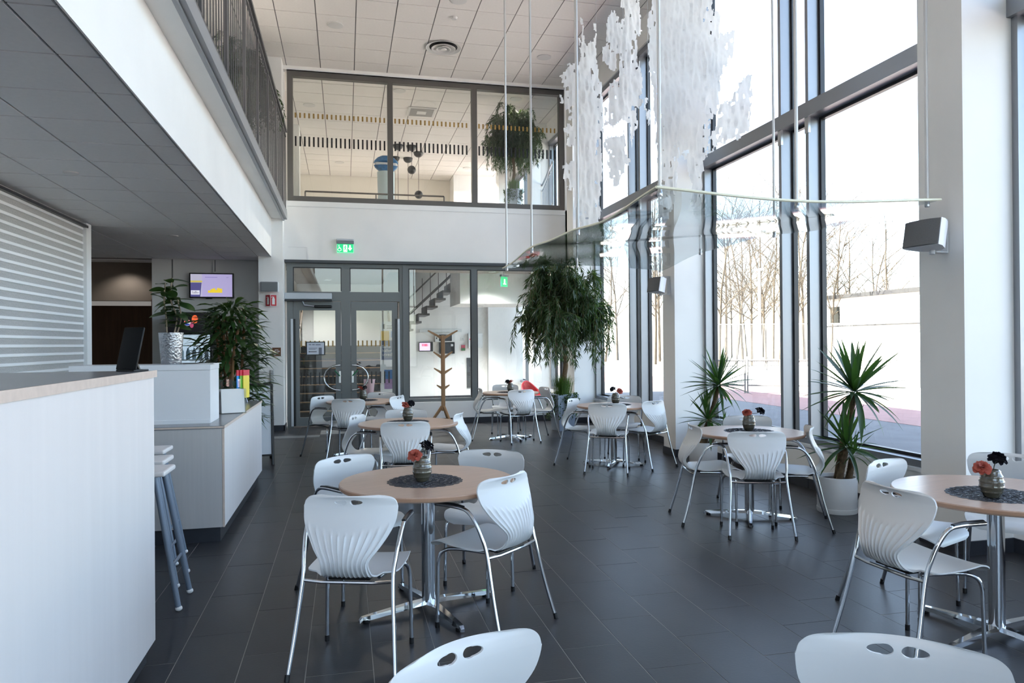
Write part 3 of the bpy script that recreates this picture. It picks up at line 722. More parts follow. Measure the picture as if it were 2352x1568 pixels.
MB().box(-.072, -.008, -.075, .072, 0, .075).build('plate', M('sign_brown', rgb(112, 70, 42), .5), bs_)
MB().box(-.03, -.01, -.02, -.02, -.008, .04).box(-.03, -.01, .03, .03, -.008, .04).box(-.03, -.01, -.02, .03, -.008, -.012).box(0, -.01, .005, .055, -.008, .014).box(.035, -.01, -.005, .045, -.008, .024).box(-.05, -.01, -.055, -.01, -.008, -.045).build('pictogram', M('sign_white', rgb(238, 238, 238), .5), bs_)
cs = thing('wall_switch', 'narrow grey access panel on the white pier', 'switch', (-1.25, PY, .92))
MB().bbox(-.03, -.03, -.15, .03, 0, .15, .005).build('housing', STEEL, cs)
MB().box(-.03, -.032, .09, .03, -.03, .095).box(.0, -.032, .115, .025, -.03, .12).build('slot', BLACK, cs)
ab = thing('a_board', 'black framed pavement sign behind the lower counter', 'sign board', (-1.23, 9.75, 0), R(8))
for s_ in (-1, 1):
    for x_ in (-.3, .3): MB().tube([(x_, s_ * .28, .0), (x_, s_ * .02, 1.0)], .018, 6).build('leg', BLACK, ab)
    MB().prism([(-.29, .12), (.29, .12), (.29, .98), (-.29, .98)], 0, .006, lambda a, b, c, s_=s_: (a, s_ * (.28 - .26 * b) - c * s_, b)).build('panel', M('board_white', rgb(214, 218, 224), .5), ab)
    MB().tube([(-.3, s_ * .25, .12), (.3, s_ * .25, .12)], .012, 6).tube([(-.3, s_ * .02, 1.0), (.3, s_ * .02, 1.0)], .015, 6).build('cross_bar', BLACK, ab)
xs_ = thing('exit_sign', 'lit green exit sign with wheelchair, running figure and arrow', 'exit sign', (.014, YB, 3.3))
MB().bbox(-.155, -.09, .05, .155, 0, .13, .01).build('lamp_housing', M('sign_housing', rgb(116, 122, 128), .45, .3), xs_)
MB().bbox(-.155, -.095, .10, .155, 0, .14, .01).build('housing_cover', M('silver_paint', rgb(176, 182, 190), .4, .4), xs_)
MB().box(-.15, -.06, -.115, .15, -.045, .05).build('edge_plate', emis('exit_edge', (150, 225, 190), .25), xs_)
pl = MB().box(-.143, -.063, -.105, .143, -.061, .048).build('green_plate', emis('exit_green', (24, 190, 120), .3), xs_)
EW = emis('exit_white', (235, 250, 235), .35)
m_ = lambda a, b, c: (a, -.0635 - c, b)
MB().prism([(.07, .03), (.098, .03), (.098, -.02), (.12, -.02), (.12, -.03), (.084, -.075), (.048, -.03), (.048, -.02), (.07, -.02)], 0, .001, m_).build('arrow', EW, pl)
MB().prism([(-.035, -.095), (.035, -.095), (.035, .035), (-.035, .035)], 0, .0008, m_).build('doorway', EW, pl)
GRN = emis('exit_green', (24, 190, 120), .3)
disc('runner', .004, .014, .01, -.0645, GRN, pl)
MB().prism([(-.012, .003), (.01, .003), (.024, -.015), (.02, -.02), (.008, -.008), (.004, -.03), (.02, -.05), (.022, -.08), (.014, -.08), (.01, -.054), (-.004, -.042), (-.018, -.075), (-.026, -.07), (-.012, -.036), (-.008, -.012), (-.02, -.022), (-.024, -.016)], .0008, .0016, m_).build('runner', GRN, pl)
disc('wheelchair', -.113, .022, .008, -.0645, EW, pl)
MB().prism([(-.118, .012), (-.108, .01), (-.1, -.02), (-.08, -.022), (-.066, -.07), (-.074, -.074), (-.086, -.034), (-.11, -.034)], 0, .001, m_).build('wheelchair', EW, pl)
wr = MB(); 
for i in range(20):
    a, b = PI * .55 + PI * 1.35 * i / 20, PI * .55 + PI * 1.35 * (i + 1) / 20
    wr.prism([(-.106 + .03 * math.cos(a), -.055 + .03 * math.sin(a)), (-.106 + .03 * math.cos(b), -.055 + .03 * math.sin(b)), (-.106 + .022 * math.cos(b), -.055 + .022 * math.sin(b)), (-.106 + .022 * math.cos(a), -.055 + .022 * math.sin(a))], 0, .001, m_)
wr.build('wheelchair', EW, pl)
# ================================================================== TABLES, CHAIRS, FLOWERS
def smooth(t): t = max(0, min(1, t)); return t * t * (3 - 2 * t)
def interp(tab, s):
    for i in range(len(tab) - 1):
        if s <= tab[i + 1][0]:
            t = smooth((s - tab[i][0]) / (tab[i + 1][0] - tab[i][0])); return tab[i][1] + (tab[i + 1][1] - tab[i][1]) * t
    return tab[-1][1]
def shell_mesh():
    prof = bez([(0, .275, .405), (0, .262, .432), (0, .20, .446), (0, .08, .437), (0, -.05, .432), (0, -.12, .437), (0, -.165, .455), (0, -.198, .50), (0, -.196, .56), (0, -.165, .63), (0, -.135, .69), (0, -.118, .745), (0, -.12, .785), (0, -.135, .805)], 10)
    # arc length
    L = [0]
    for i in range(1, len(prof)): L.append(L[-1] + (prof[i] - prof[i - 1]).length)
    tot = L[-1]
    def at(s):
        d = s * tot
        for i in range(len(L) - 1):
            if d <= L[i + 1]: return prof[i].lerp(prof[i + 1], (d - L[i]) / max(1e-9, L[i + 1] - L[i]))
        return prof[-1].copy()
    # where (fraction) along the profile are the landmarks
    def frac(zy):
        return min(range(len(prof)), key=lambda i: (prof[i] - Vector((0,) + zy)).length)
    f_back = L[frac((-.12, .437))] / tot; f_w = L[frac((-.198, .50))] / tot; f_mid = L[frac((-.165, .63))] / tot; f_up = L[frac((-.118, .745))] / tot
    wpt = [(0, .13), (.012, .165), (.035, .19), (.09, .21), (.22, .222), (f_back - .10, .219), (f_back - .045, .205), (f_back - .012, .165), (f_back + .02, .125), (f_w - .02, .112), (f_w + .03, .116), (f_w + (f_mid - f_w) * .55, .152), (f_mid, .192), (f_mid + (f_up - f_mid) * .5, .217), (f_up, .224), (.935, .222), (.962, .214), (.983, .194), (.995, .165), (1.0, .135)]
    wsp = bez([(a_, b_, 0) for a_, b_ in wpt], 8)
    def interp(_, s_):
        for i_ in range(len(wsp) - 1):
            if s_ <= wsp[i_ + 1].x: return wsp[i_].y + (wsp[i_ + 1].y - wsp[i_].y) * (s_ - wsp[i_].x) / max(1e-9, wsp[i_ + 1].x - wsp[i_].x)
        return wsp[-1].y
    wid = None
    NU, NV = 68, 74
    vs = []
    nrm = []
    ss = [.93 * j / 56 for j in range(57)] + [.93 + .07 * (j / 18) for j in range(1, 19)]
    for s in ss:
        p = at(s); a = at(max(0, s - .004)); b = at(min(1, s + .004)); t = (b - a).normalized(); n = t.cross(Vector((1, 0, 0)))   # inner side normal (up on the seat, forward on the back)
        w_ = interp(wid, s)
        row = []
        for i in range(NU + 1):
            u = 2 * i / NU - 1
            x = u * w_; q = p.copy(); q.x = x
            # dish: seat sides slightly up, back sides wrap forward
            if s < f_back: q += n * (.018 * abs(u) ** 2.2 * smooth(s / .15))
            else: q += n.lerp(Vector((0, 1, 0)), smooth((s - f_w) / (f_mid - f_w))) * (.036 * abs(u) ** 2 * (.25 + .75 * smooth((s - f_w) / (f_mid - f_w))) * (1 if s > f_w else smooth((s - f_back) / (f_w - f_back)) * 1 + (1 - smooth((s - f_back) / (f_w - f_back))) * .36))
            row.append(q)
        vs.append(row); nrm.append(n)
    # two hand holes near the top: a block of cells left out, its rim drawn onto an ellipse
    jc = min(range(NV + 1), key=lambda j: abs(ss[j] * tot - (tot - .037)))
    move = {}; gone = set()
    for sg in (-1, 1):
        cx, rx, ry = sg * .037, .029, .0135
        ic = min(range(NU + 1), key=lambda i: abs((2 * i / NU - 1) * .21 - cx)); hi, hj = 4, 3
        for i in range(ic - hi, ic + hi):
            for j in range(jc - hj, jc + hj): gone.add((i, j))
        for i in range(ic - hi, ic + hi + 1):
            for j in range(jc - hj, jc + hj + 1):
                if abs(i - ic) == hi or abs(j - jc) == hj:
                    a = math.atan2((j - jc) / hj * .8, (i - ic) / hi); yy = ry * math.sin(a) * (1.15 if (i - ic) * sg < 0 else .85)
                    move[(i, j)] = (cx + rx * math.cos(a), yy)
    # ribs on the outer side of the back
    s0, s1 = f_back + .01, f_mid + (f_up - f_mid) * .02
    TH = .007
    V = []; Fc = []; idx = {}
    def vid(i, j, side):
        k = (i, j, side)
        if k in idx: return idx[k]
        q = vs[j][i].copy(); u = 2 * i / NU - 1; s = ss[j]
        if (i, j) in move:
            mx_, my_ = move[(i, j)]; t_ = (vs[j + 1][i] - vs[j - 1][i]).normalized(); c0 = vs[jc][i]
            q = c0 + t_ * my_; q.x = mx_
        if side:
            th = TH
            top = s1 + .05 * (abs(u) ** 1.6)
            if s0 < s < top and abs(u) < .93:
                am = smooth((s - s0) / .05) * smooth((top - s) / .012)
                th += .0085 * am * max(0, math.cos(u * PI * 10.5 / .95)) ** 2.4
            q = q - nrm[j] * th
        idx[k] = len(V); V.append(q); return idx[k]
    faces = {}
    for j in range(NV):
        for i in range(NU):
            if (i, j) in gone: continue
            faces[(i, j)] = 1
    edges = {}
    for (i, j) in faces:
        q = [(i, j), (i + 1, j), (i + 1, j + 1), (i, j + 1)]
        Fc.append(tuple(vid(a, b, 0) for a, b in q)); Fc.append(tuple(vid(a, b, 1) for a, b in reversed(q)))
        for k in range(4):
            e = (q[k], q[(k + 1) % 4]); r = (e[1], e[0])
            if r in edges: del edges[r]
            else: edges[e] = 1
    for (a, b) in edges: Fc.append((vid(*a, 0), vid(*a, 1), vid(*b, 1), vid(*b, 0)))
    mb = MB(); mb.add(V, Fc); return mb.mesh('seat_shell', CHAIRW, True, 50)
CH = thing('cafe_chair', '', 'chair')
inst('seat_shell', shell_mesh(), CH)
for s in (-1, 1):
    rear = bez([(s * .245, -.25, .012), (s * .228, -.195, .2), (s * .212, -.142, .42), (s * .218, -.11, .52), (s * .226, -.07, .60), (s * .23, -.02, .648), (s * .228, .06, .658), (s * .222, .2, .655)], 6)
    o = MB().tube(rear, .0105, 10).build('rear_leg', CHROME, CH, True, 60)
    MB().tube([(s * .2465, -.255, .0), (s * .2445, -.247, .03)], .0125, 10).build('foot_cap', BLACK, o, True)
    MB().tube([(s * .229, .0, .664), (s * .228, .06, .671), (s * .223, .185, .668)], .011, 8, flat=.55).build('armrest', M('armrest_black', rgb(30, 32, 36), .35), CH, True)
    front = bez([(s * .13, -.08, .418), (s * .165, .1, .418), (s * .195, .165, .405), (s * .21, .19, .36), (s * .214, .193, .25), (s * .218, .195, .012)], 6)
    o = MB().tube(front, .0095, 10).build('front_leg', CHROME, CH, True, 60)
    MB().tube([(s * .218, .195, .0), (s * .2178, .195, .03)], .0118, 10).build('foot_cap', BLACK, o, True)
MB().tube([(-.21, -.142, .418), (-.12, -.15, .413), (.12, -.15, .413), (.21, -.142, .418)], .0085, 8).build('cross_bar', CHROME, CH, True)
MB().bbox(-.1, -.12, .414, .1, -.06, .428, .004).build('seat_bracket', BLACK, CH)

tabs = {1: ((.45, 4.09), .49), 2: ((.6, 7.13), .485), 3: ((.21, 10.1), .47), 4: ((2.54, 11.1), .45), 5: ((3.22, 8.38), .45), 6: ((3.36, 5.55), .455), 7: ((3.2, 3.0), .47)}
tdesc = {1: 'nearest round table in the middle foreground', 2: 'round table behind the nearest one', 3: 'round table in front of the glass doors', 4: 'round table left of the weeping tree', 5: 'round table right of the weeping tree', 6: 'round table between the two yuccas', 7: 'round table cut off by the right edge'}
# (table, reference point, x, y, facing deg, label); 'f' = rear feet midpoint, 't' = top of the back
chairs = [
 (1, 'f', -.03, 3.29, 72, 'white ribbed armchair at the nearest table, back turned, at its front left'),
 (1, 't', .82, 3.74, 131, 'white ribbed armchair at the nearest table, on its right, seat facing left'),
 (1, 't', -.03, 4.65, -55, 'white armchair at the nearest table, far left side, facing the viewer'),
 (1, 't', .94, 4.65, -118, 'white armchair at the nearest table, far right side, facing the viewer'),
 (2, 't', .52, 6.53, 83, 'white ribbed armchair with back turned at the second table in the middle'),
 (2, 't', .07, 7.30, -22, 'white armchair seen from the side on the left of the second table'),
 (2, 't', 1.15, 7.24, 160, 'white armchair seen edge on at the right of the second table'),
 (2, 't', .64, 7.82, -100, 'white armchair behind the flowers on the far side of the second table'),
 (3, 't', -.34, 10.2, -42, 'white armchair facing the viewer beside the left door leaf'),
 (3, 't', .02, 9.5, 72, 'white ribbed armchair, back turned, at the table before the doors'),
 (3, 't', .53, 10.72, -118, 'white armchair in front of the right door leaf, facing the viewer'),
 (3, 't', .72, 9.9, 150, 'white armchair left of the coat stand, seen edge on'),
 (4, 'f', 1.97, 11.18, -6, 'white armchair seen from the side, left of the table beside the tree'),
 (4, 'f', 2.62, 10.41, 103, 'white ribbed armchair, back turned, at the table left of the tree'),
 (4, 'f', 3.24, 11.05, -172, 'white armchair right in front of the tree pot, facing left'),
 (4, 't', 2.66, 12.0, -105, 'white armchair below the inner window, facing the viewer'),
 (5, 'f', 2.64, 8.7, -37, 'white armchair right below the tree pot, facing right'),
 (5, 'f', 2.87, 7.72, 62, 'white ribbed armchair, back turned, at the table right of the tree'),
 (5, 'f', 3.68, 7.91, 120, 'white ribbed armchair against the pillar, at the table right of the tree'),
 (5, 't', 3.6, 8.95, -120, 'white armchair below the far window bay, facing the viewer'),
 (6, 'f', 2.73, 5.65, -13, 'white armchair seen from the side, left of the table between the yuccas'),
 (6, 'f', 3.065, 4.88, 72, 'white ribbed armchair, back turned, at the table between the yuccas'),
 (6, 'f', 3.82, 5.12, 150, 'white armchair beside the right yucca, facing left'),
 (6, 't', 3.68, 6.12, -108, 'white armchair below the window, behind the flowers between the yuccas'),
 (7, 't', 3.04, 3.62, -68, 'white armchair facing the viewer at the far left of the right table'),
 (7, 't', 2.52, 2.94, 4, 'white ribbed armchair at the left of the table cut off by the right edge'),
 (7, 'o', 3.86, 3.52, -140, 'white armchair whose seat shows behind the right table leg'),
 (0, 't', .25, 1.675, -63, 'white chair back with two hand holes at the bottom centre edge'),
 (0, 't', 1.26, 1.45, -124, 'white chair back with two hand holes at the bottom right edge'),
]
first = True
for (t, ref, x, y, a, lab) in chairs:
    f = Vector((math.cos(R(a)), math.sin(R(a))))
    k = {'f': .25, 't': .13, 'o': 0}[ref]
    p = Vector((x, y)) + f * k
    if t:
        d_ = (p - f * .13 - Vector(tabs[t][0])).length; need = tabs[t][1] + .055
        if d_ < need: p = p - f * (need - d_)
    o = CH if first else dup(CH); first = False
    o.location = (p.x, p.y, 0); o.rotation_euler = (0, 0, R(a - 90))
    tag(o, lab, 'chair', 'white cafe armchairs')

def top_mb(r):
    return MB().lathe([(0, .705), (r - .006, .705), (r, .711), (r, .729), (r - .004, .733), (0, .733)], 72)
TZ = .733
tops = {}
def make_table(i, c, r, rz):
    t = thing('round_table', tdesc[i] + ', pale oak top on a chrome cross foot', 'table', (c[0], c[1], 0), rz, 'round cafe tables')
    top_mb(r).build('table_top', WOODT, t, True, 30)
    MB().lathe([(r - .0, .712), (r + .0012, .714), (r + .0012, .726), (r, .728)], 72, close=True).build('edge_band', M('brown_edge_band', rgb(168, 132, 108), .45), t)
    MB().tube([(0, 0, .05), (0, 0, .70)], .038, 24).build('column', CHROME, t, True)
    MB().lathe([(.0, .69), (.13, .69), (.14, .705), (0, .705)], 24).build('mounting_plate', STEEL, t, True)
    for k in range(4):
        a = k * PI / 2
        mb = MB()
        L = .41 if i not in (5, 6, 4) else .38
        sec = [(0, .062, .026), (.1, .058, .026), (L - .06, .040, .018), (L - .015, .036, .016), (L, .02, .012)]
        vs = []
        for (x, z, hw) in sec:
            vs += [(x, -hw, z - .024 if x < L - .03 else z - .014), (x, hw, z - .024 if x < L - .03 else z - .014), (x, hw * .8, z), (x, -hw * .8, z)]
        fs = [(0, 1, 2, 3), tuple(len(vs) - 4 + q for q in (3, 2, 1, 0))]
        for q in range(len(sec) - 1):
            b = q * 4
            for e in range(4): fs.append((b + e, b + (e + 1) % 4, b + 4 + (e + 1) % 4, b + 4 + e))
        mb.add(vs, fs); mb.xf(Matrix.Rotation(a, 4, 'Z'))
        o = mb.build('foot', CHROME, t)
        MB().lathe([(.018, 0), (.02, .004), (.018, .02)], 12, ((L - .04) * math.cos(a), (L - .04) * math.sin(a), 0)).build('glide', BLACK, o, True)
    return t
rots = {1: R(19), 2: R(20), 3: R(20), 4: R(14), 5: R(-32), 6: R(-30), 7: R(15)}
for i, (c, r) in tabs.items(): make_table(i, c, r, rots[i])

# vase, mat and flowers
VASE = M('smoked_ribbed_glass', rgb(78, 74, 62), .12, 0, spec=.8, coat=.5)
def vase_mesh():
    prof = [(.026, 0), (.034, .004), (.046, .03), (.052, .055), (.052, .075), (.047, .10), (.038, .125), (.032, .135)]
    mb = MB(); NZ, NA = 56, 72; vs = []
    P = bez([(r, 0, z) for r, z in prof], 10)
    L = [0]
    for i in range(1, len(P)): L.append(L[-1] + (P[i] - P[i - 1]).length)
    for j in range(NZ + 1):
        d = L[-1] * j / NZ; k = max(0, min(len(L) - 2, next((q for q in range(len(L) - 1) if d <= L[q + 1]), len(L) - 2)))
        p = P[k].lerp(P[k + 1], (d - L[k]) / max(1e-9, L[k + 1] - L[k]))
        for i in range(NA):
            a = 2 * PI * i / NA
            bmp = .0028 * max(0, math.sin(j / NZ * PI * 11)) ** .6 * (.55 + .45 * max(0, math.cos(a * 24)) ** .5) if .08 < j / NZ < .95 else 0
            rr = p.x + bmp; vs.append((rr * math.cos(a), rr * math.sin(a), p.z))
    fs = [(j * NA + i, j * NA + (i + 1) % NA, (j + 1) * NA + (i + 1) % NA, (j + 1) * NA + i) for j in range(NZ) for i in range(NA)]
    fs.append(tuple(range(NA - 1, -1, -1)))
    o = len(vs)
    for (r, z) in ((.028, .135), (.024, .11), (.03, .06)):
        for i in range(NA): a = 2 * PI * i / NA; vs.append((r * math.cos(a), r * math.sin(a), z))
    for i in range(NA): fs.append((NZ * NA + i, NZ * NA + (i + 1) % NA, o + (i + 1) % NA, o + i))
    for q in range(2):
        for i in range(NA): fs.append((o + q * NA + i, o + q * NA + (i + 1) % NA, o + (q + 1) * NA + (i + 1) % NA, o + (q + 1) * NA + i))
    fs.append(tuple(range(o + 2 * NA, o + 3 * NA)))
    mb.add(vs, fs); return mb.mesh('vase_body', VASE, True, 60)
VM = vase_mesh()
def bloom_mesh(seed, name, mat, rad=.042):
    rn = random.Random(seed); mb = MB()
    for ring, (n, tilt, sz, z) in enumerate(((9, 1.25, 1.0, -.006), (8, 1.0, .95, 0), (8, .75, .82, .004), (6, .45, .68, .008), (5, .2, .5, .01))):
        for k in range(n):
            a = 2 * PI * (k + rn.uniform(-.2, .2)) / n + ring * .4; tl = tilt + rn.uniform(-.12, .12)
            L = rad * sz * rn.uniform(.85, 1.1); wd = L * .42
            vs = []
            for q, (u, ww) in enumerate(((.05, .25), (.4, .85), (.75, 1.0), (1.0, .55))):
                th = tl + (.25 if q > 2 else 0) - .35 * (1 - u)
                cx = math.sin(th) * L * u; cz = math.cos(th) * L * u
                for sgn, lift in ((-1, .006), (0, 0), (1, .006)):
                    x = cx - lift * u * math.cos(th) * 0; y = sgn * wd * ww; zz = cz + (lift if sgn else 0) * u + rn.uniform(-.0015, .0015)
                    vs.append((x * math.cos(a) - y * math.sin(a), x * math.sin(a) + y * math.cos(a), zz + z))
            fs = [(r * 3 + c_, r * 3 + c_ + 1, (r + 1) * 3 + c_ + 1, (r + 1) * 3 + c_) for r in range(3) for c_ in range(2)]
            mb.add(vs, fs)
    mb.ball((0, 0, .004), .012, 8, 6)
    return mb.mesh(name, mat, True, 80)
RB = bloom_mesh(1, 'rust_bloom', thinM('petal_rust', rgb(186, 96, 82), rgb(190, 90, 70), .2)); DB = bloom_mesh(2, 'dark_bloom', thinM('petal_dark', rgb(32, 34, 44), rgb(40, 36, 50), .1), .044)
STEM = M('stem_dark', rgb(44, 48, 40), .6)
MATM = M('black_lace_mat', rgb(42, 44, 52), .5, var=.5, vscale=90, bump=.5, bscale=120)
def mat_mesh():
    mb = MB(); n = 120
    def rr(a): return .165 + .009 * abs(math.sin(a * 12)) ** .7 + .004 * math.sin(a * 3 + 1)
    mb.prism([(rr(2 * PI * i / n) * math.cos(2 * PI * i / n), rr(2 * PI * i / n) * math.sin(2 * PI * i / n)) for i in range(n)], 0, .0015)
    for ring, (r0, m) in enumerate(((.045, 10), (.08, 16), (.115, 22), (.145, 28))):
        for k in range(m):
            a = 2 * PI * (k + .5 * (ring % 2)) / m; c = (r0 * math.cos(a), r0 * math.sin(a))
            pts = [(c[0] + .014 * math.cos(a + t * PI / 4) * (1.2 if t % 4 == 0 else .7), c[1] + .014 * math.sin(a + t * PI / 4), .0022) for t in range(9)]
            mb.tube(pts, .0016, 3, caps=False)
    return mb.mesh('lace_mat', MATM)
MM = mat_mesh(); MM.transform(Matrix.Diagonal((1.22, 1.22, 1, 1)))
# vase pixel, rust bloom pixel, dark bloom pixel (their directions), per table
fl_ = {1: ((970, 1106), (953, 1047), (979, 1027)), 2: ((937, 967), (930, 940), (944, 928)), 3: ((834, 918), (828, 897), (838, 893)), 4: ((1178, 897), (1174, 880), (1166, 878)), 5: ((1414, 928), (1423, 905), (1408, 895)), 6: ((1720, 989), (1716, 949), (1745, 945)), 7: ((2278, 1143), (2256, 1076), (2290, 1056))}
for i, (v, rp, dp) in fl_.items():
    b = pZ(v[0], v[1], TZ); c = Vector((tabs[i][0][0], tabs[i][0][1]))
    if (b.xy - c).length > .3: b = Vector((c.x, c.y, TZ))
    mt = bpy.data.objects.new('lace_mat', MM); col.objects.link(mt); mc = c.lerp(b.xy, .5); mt.location = (mc.x, mc.y, TZ); mt.rotation_euler = (0, 0, i * 1.3)
    tag(mt, 'black lace place mat on the ' + tdesc[i], 'place mat', 'black lace mats')
    vt = thing('bud_vase', 'smoked glass vase with two flowers, ' + tdesc[i], 'vase', (b.x, b.y, TZ + .0035), 0, 'bud vases')
    inst('vase_body', VM, vt, rot=(0, 0, i))
    for (pp_, me, nm, st) in ((rp, RB, 'rust_flower', (-.012, 0)), (dp, DB, 'dark_flower', (.012, 0))):
        q = pY(pp_[0], pp_[1], b.y - .005) - Vector((b.x, b.y, TZ + .0035))
        if i not in (1, 6, 7): q.z = min(max(q.z, .155), .24); q.x = max(-.06, min(.06, q.x))
        S = MB().tube(bez([(st[0] * .5, 0, .02), (st[0], 0, .13), (q.x * .8, 0, q.z * .8 + .02), (q.x, q.y, q.z)], 5), .0022, 6).build('stem', STEM, vt)
        o = inst(nm, me, vt, q, (R(25), R(-35 if q.x < 0 else 35) * min(1, abs(q.x) / .03), i + q.x * 9))
# ================================================================== PLANTS
def blade_mesh(name, L, W, arch, fold, mat, n=7, tip=.9):
    """leaf along +X, arching down, folded along its middle"""
    vs = []; x = z = 0.; a = 0.
    for i in range(n + 1):
        t = i / n; w_ = W * (math.sin(PI * min(1, .12 + t * tip)) ** .8) * .5 if i < n else W * .02
        vs += [(x, -w_, z + fold * w_), (x, 0, z), (x, w_, z + fold * w_)]
        a += arch / n; x += L / n * math.cos(a); z -= L / n * math.sin(a)
    fs = [(i * 3 + k, i * 3 + k + 1, i * 3 + k + 4, i * 3 + k + 3) for i in range(n) for k in range(2)]
    mb = MB(); mb.add(vs, fs); return mb.mesh(name, mat, True, 80)
YL = [blade_mesh('leaf', .47, .05, a, .35, LEAFY) for a in (.12, .3, .6)]
POTW = M('white_ceramic', rgb(220, 220, 220), .35)
def yucca(label, c, r, h, canes, seed):
    rn = random.Random(seed)
    t = thing('yucca_plant', label, 'plant', (c[0], c[1], 0))
    MB().lathe([(0, .0), (r * 1.0, .0), (r * 1.02, .015), (r * 1.02, .04)], 40).build('saucer', POTW, t, True, 50)
    MB().lathe([(0, .03), (r * .96, .03), (r, .05), (r, h - .005), (r - .004, h), (r - .012, h), (r - .012, h - .05), (0, h - .05)], 40).build('pot', POTW, t, True, 40)
    MB().lathe([(0, h - .03), (r - .014, h - .032), (r - .014, h - .05), (0, h - .05)], 24).build('soil', SOIL, t)
    for ci, (bx, by, top, nl, sc_) in enumerate(canes):
        top = Vector(top) - Vector((c[0], c[1], 0))
        pts = bez([(bx, by, h - .05), (bx + (top.x - bx) * .3 + .012, by + (top.y - by) * .3, h + (top.z - h) * .4), (bx + (top.x - bx) * .75, by + (top.y - by) * .75, h + (top.z - h) * .75), top], 7)
        rs = [(.028 - .006 * i / len(pts)) * (1 + .10 * (i % 2)) for i in range(len(pts))]
        cn = MB().tube(pts, rs, 10).build('cane', BARK, t, True)
        for k in range(nl):
            u = k / nl
            el = R(84) - R(122) * u ** 1.05 + rn.uniform(-.16, .16)
            az = k * 2.39996 + rn.uniform(-.25, .25)
            o = inst('leaf', YL[0 if u < .45 else (1 if u < .8 else 2)], cn, top + Vector((math.cos(az), math.sin(az), 0)) * .014 + Vector((0, 0, .05 * (1 - u) - .0)), (rn.uniform(-.3, .3), -el, az))
            q = sc_ * rn.uniform(.8, 1.08) * (1 - .12 * abs(u - .5)); o.scale = (q, q * rn.uniform(.85, 1.1), q)
    return t
yucca('tall yucca in a white pot at the window beside the right pillar', (4.22, 5.55), .165, .31,
      [(.02, .03, pY(1963, 905, 5.45), 54, 1.06), (-.02, -.05, pY(1944, 1030, 5.42), 30, .84), (.05, -.08, pY(1958, 1050, 5.42), 16, .5)], 3)
yucca('tall yucca in a white pot against the middle pillar', (4.2, 7.95), .165, .30,
      [(.03, .02, pY(1650, 888, 7.85), 54, 1.0), (-.04, -.02, pY(1626, 968, 7.82), 30, .82), (.06, -.03, pY(1660, 985, 7.85), 10, .5)], 8)

# weeping fig tree
def weeping_mesh(seed, R0, zt, ntw, lf, rise):
    """crown of drooping twigs: returns (branch mesh, foliage mesh); trunk top at (0,0,zt)"""
    rn = random.Random(seed); br = MB(); V = []; Fc = []
    def leaf_(p, d, L, W):
        s = d.cross(Vector((rn.uniform(-1, 1), rn.uniform(-1, 1), rn.uniform(-1, 1)))).normalized() * W * .5
        nn = d.cross(s).normalized() * L * rn.uniform(-.1, .12)
        o = len(V); m = p + d * L * .45 + nn
        V.extend([p, m + s, p + d * L, m - s]); Fc.append((o, o + 1, o + 2, o + 3))
    limbs = []
    for k in range(16):
        a = 2 * PI * k * .382 * 1.0 + rn.uniform(-.3, .3); hh = rise * (.18 + .82 * ((k * 7) % 16) / 16); rr = R0 * .72 * math.sqrt(max(.04, 1 - (hh / (rise * 1.05)) ** 2)) * rn.uniform(.75, 1.05)
        e = Vector((math.cos(a) * rr, math.sin(a) * rr, zt + hh))
        pts = bez([(0, 0, zt - .05 + hh * .25), (math.cos(a) * rr * .3, math.sin(a) * rr * .3, zt + hh * .7), e], 6)
        br.tube(pts, [.018 * (1 - .75 * i / len(pts)) for i in range(len(pts))], 6, caps=False); limbs.append(pts)
    br.tube([(0, 0, zt - .05), (.02, .01, zt + rise * .5), (0, 0, zt + rise)], [.034, .02, .006], 7)
    for k in range(ntw):
        pts = limbs[k % len(limbs)]; b = pts[rn.randint(4, len(pts) - 1)]
        a = math.atan2(b.y, b.x) + rn.gauss(0, .8) if b.xy.length > .08 else rn.uniform(0, 6.28)
        out = R0 * rn.uniform(.08, .42); up = rn.uniform(-.02, .14); drop = rn.uniform(.15, 1.0) ** 1.3 * lf
        p1 = b + Vector((math.cos(a) * out * .5, math.sin(a) * out * .5, up))
        p2 = b + Vector((math.cos(a) * out * .9, math.sin(a) * out * .9, up - drop * .35))
        p3 = b + Vector((math.cos(a) * out * 1.0, math.sin(a) * out * 1.0, up - drop))
        tw = bez([b, p1, p2, p3], 6)
        br.tube(tw[::2], .0028, 3, caps=False)
        n = len(tw)
        for i in range(3, n):
            for q in range(3 if i < n - 1 else 5):
                d0 = (tw[i] - tw[i - 1]).normalized()
                d = (d0 * .7 + Vector((rn.gauss(0, .5), rn.gauss(0, .5), rn.gauss(-.45, .35)))).normalized()
                p = tw[i - 1].lerp(tw[i], rn.random())
                leaf_(p, d, rn.uniform(.09, .165), rn.uniform(.014, .022))
    m1 = br.mesh('branches', BARK); mb = MB(); mb.add(V, Fc); me = mb.mesh('foliage', LEAF)
    return m1, me
GRASSL = thinM('grass_green', rgb(70, 100, 44), rgb(110, 140, 50), .25)
def grass_mb(seed, n, r, h):
    rn = random.Random(seed); mb = MB()
    for k in range(n):
        a = rn.uniform(0, 6.28); q = rn.uniform(0, r * .7); L = h * rn.uniform(.6, 1.15); b = a + rn.uniform(-.6, .6); lean = rn.uniform(.15, 1.0)
        p0 = Vector((q * math.cos(a), q * math.sin(a), 0)); d = Vector((math.cos(b), math.sin(b), 0)); s = Vector((-d.y, d.x, 0)) * .003
        p1 = p0 + d * L * .2 * lean + Vector((0, 0, L * .6)); p2 = p0 + d * L * .65 * lean + Vector((0, 0, L * (.95 - .35 * lean)))
        mb.add([p0 - s, p0 + s, p1 + s, p1 - s, p2], [(0, 1, 2, 3), (3, 2, 4)])
    return mb
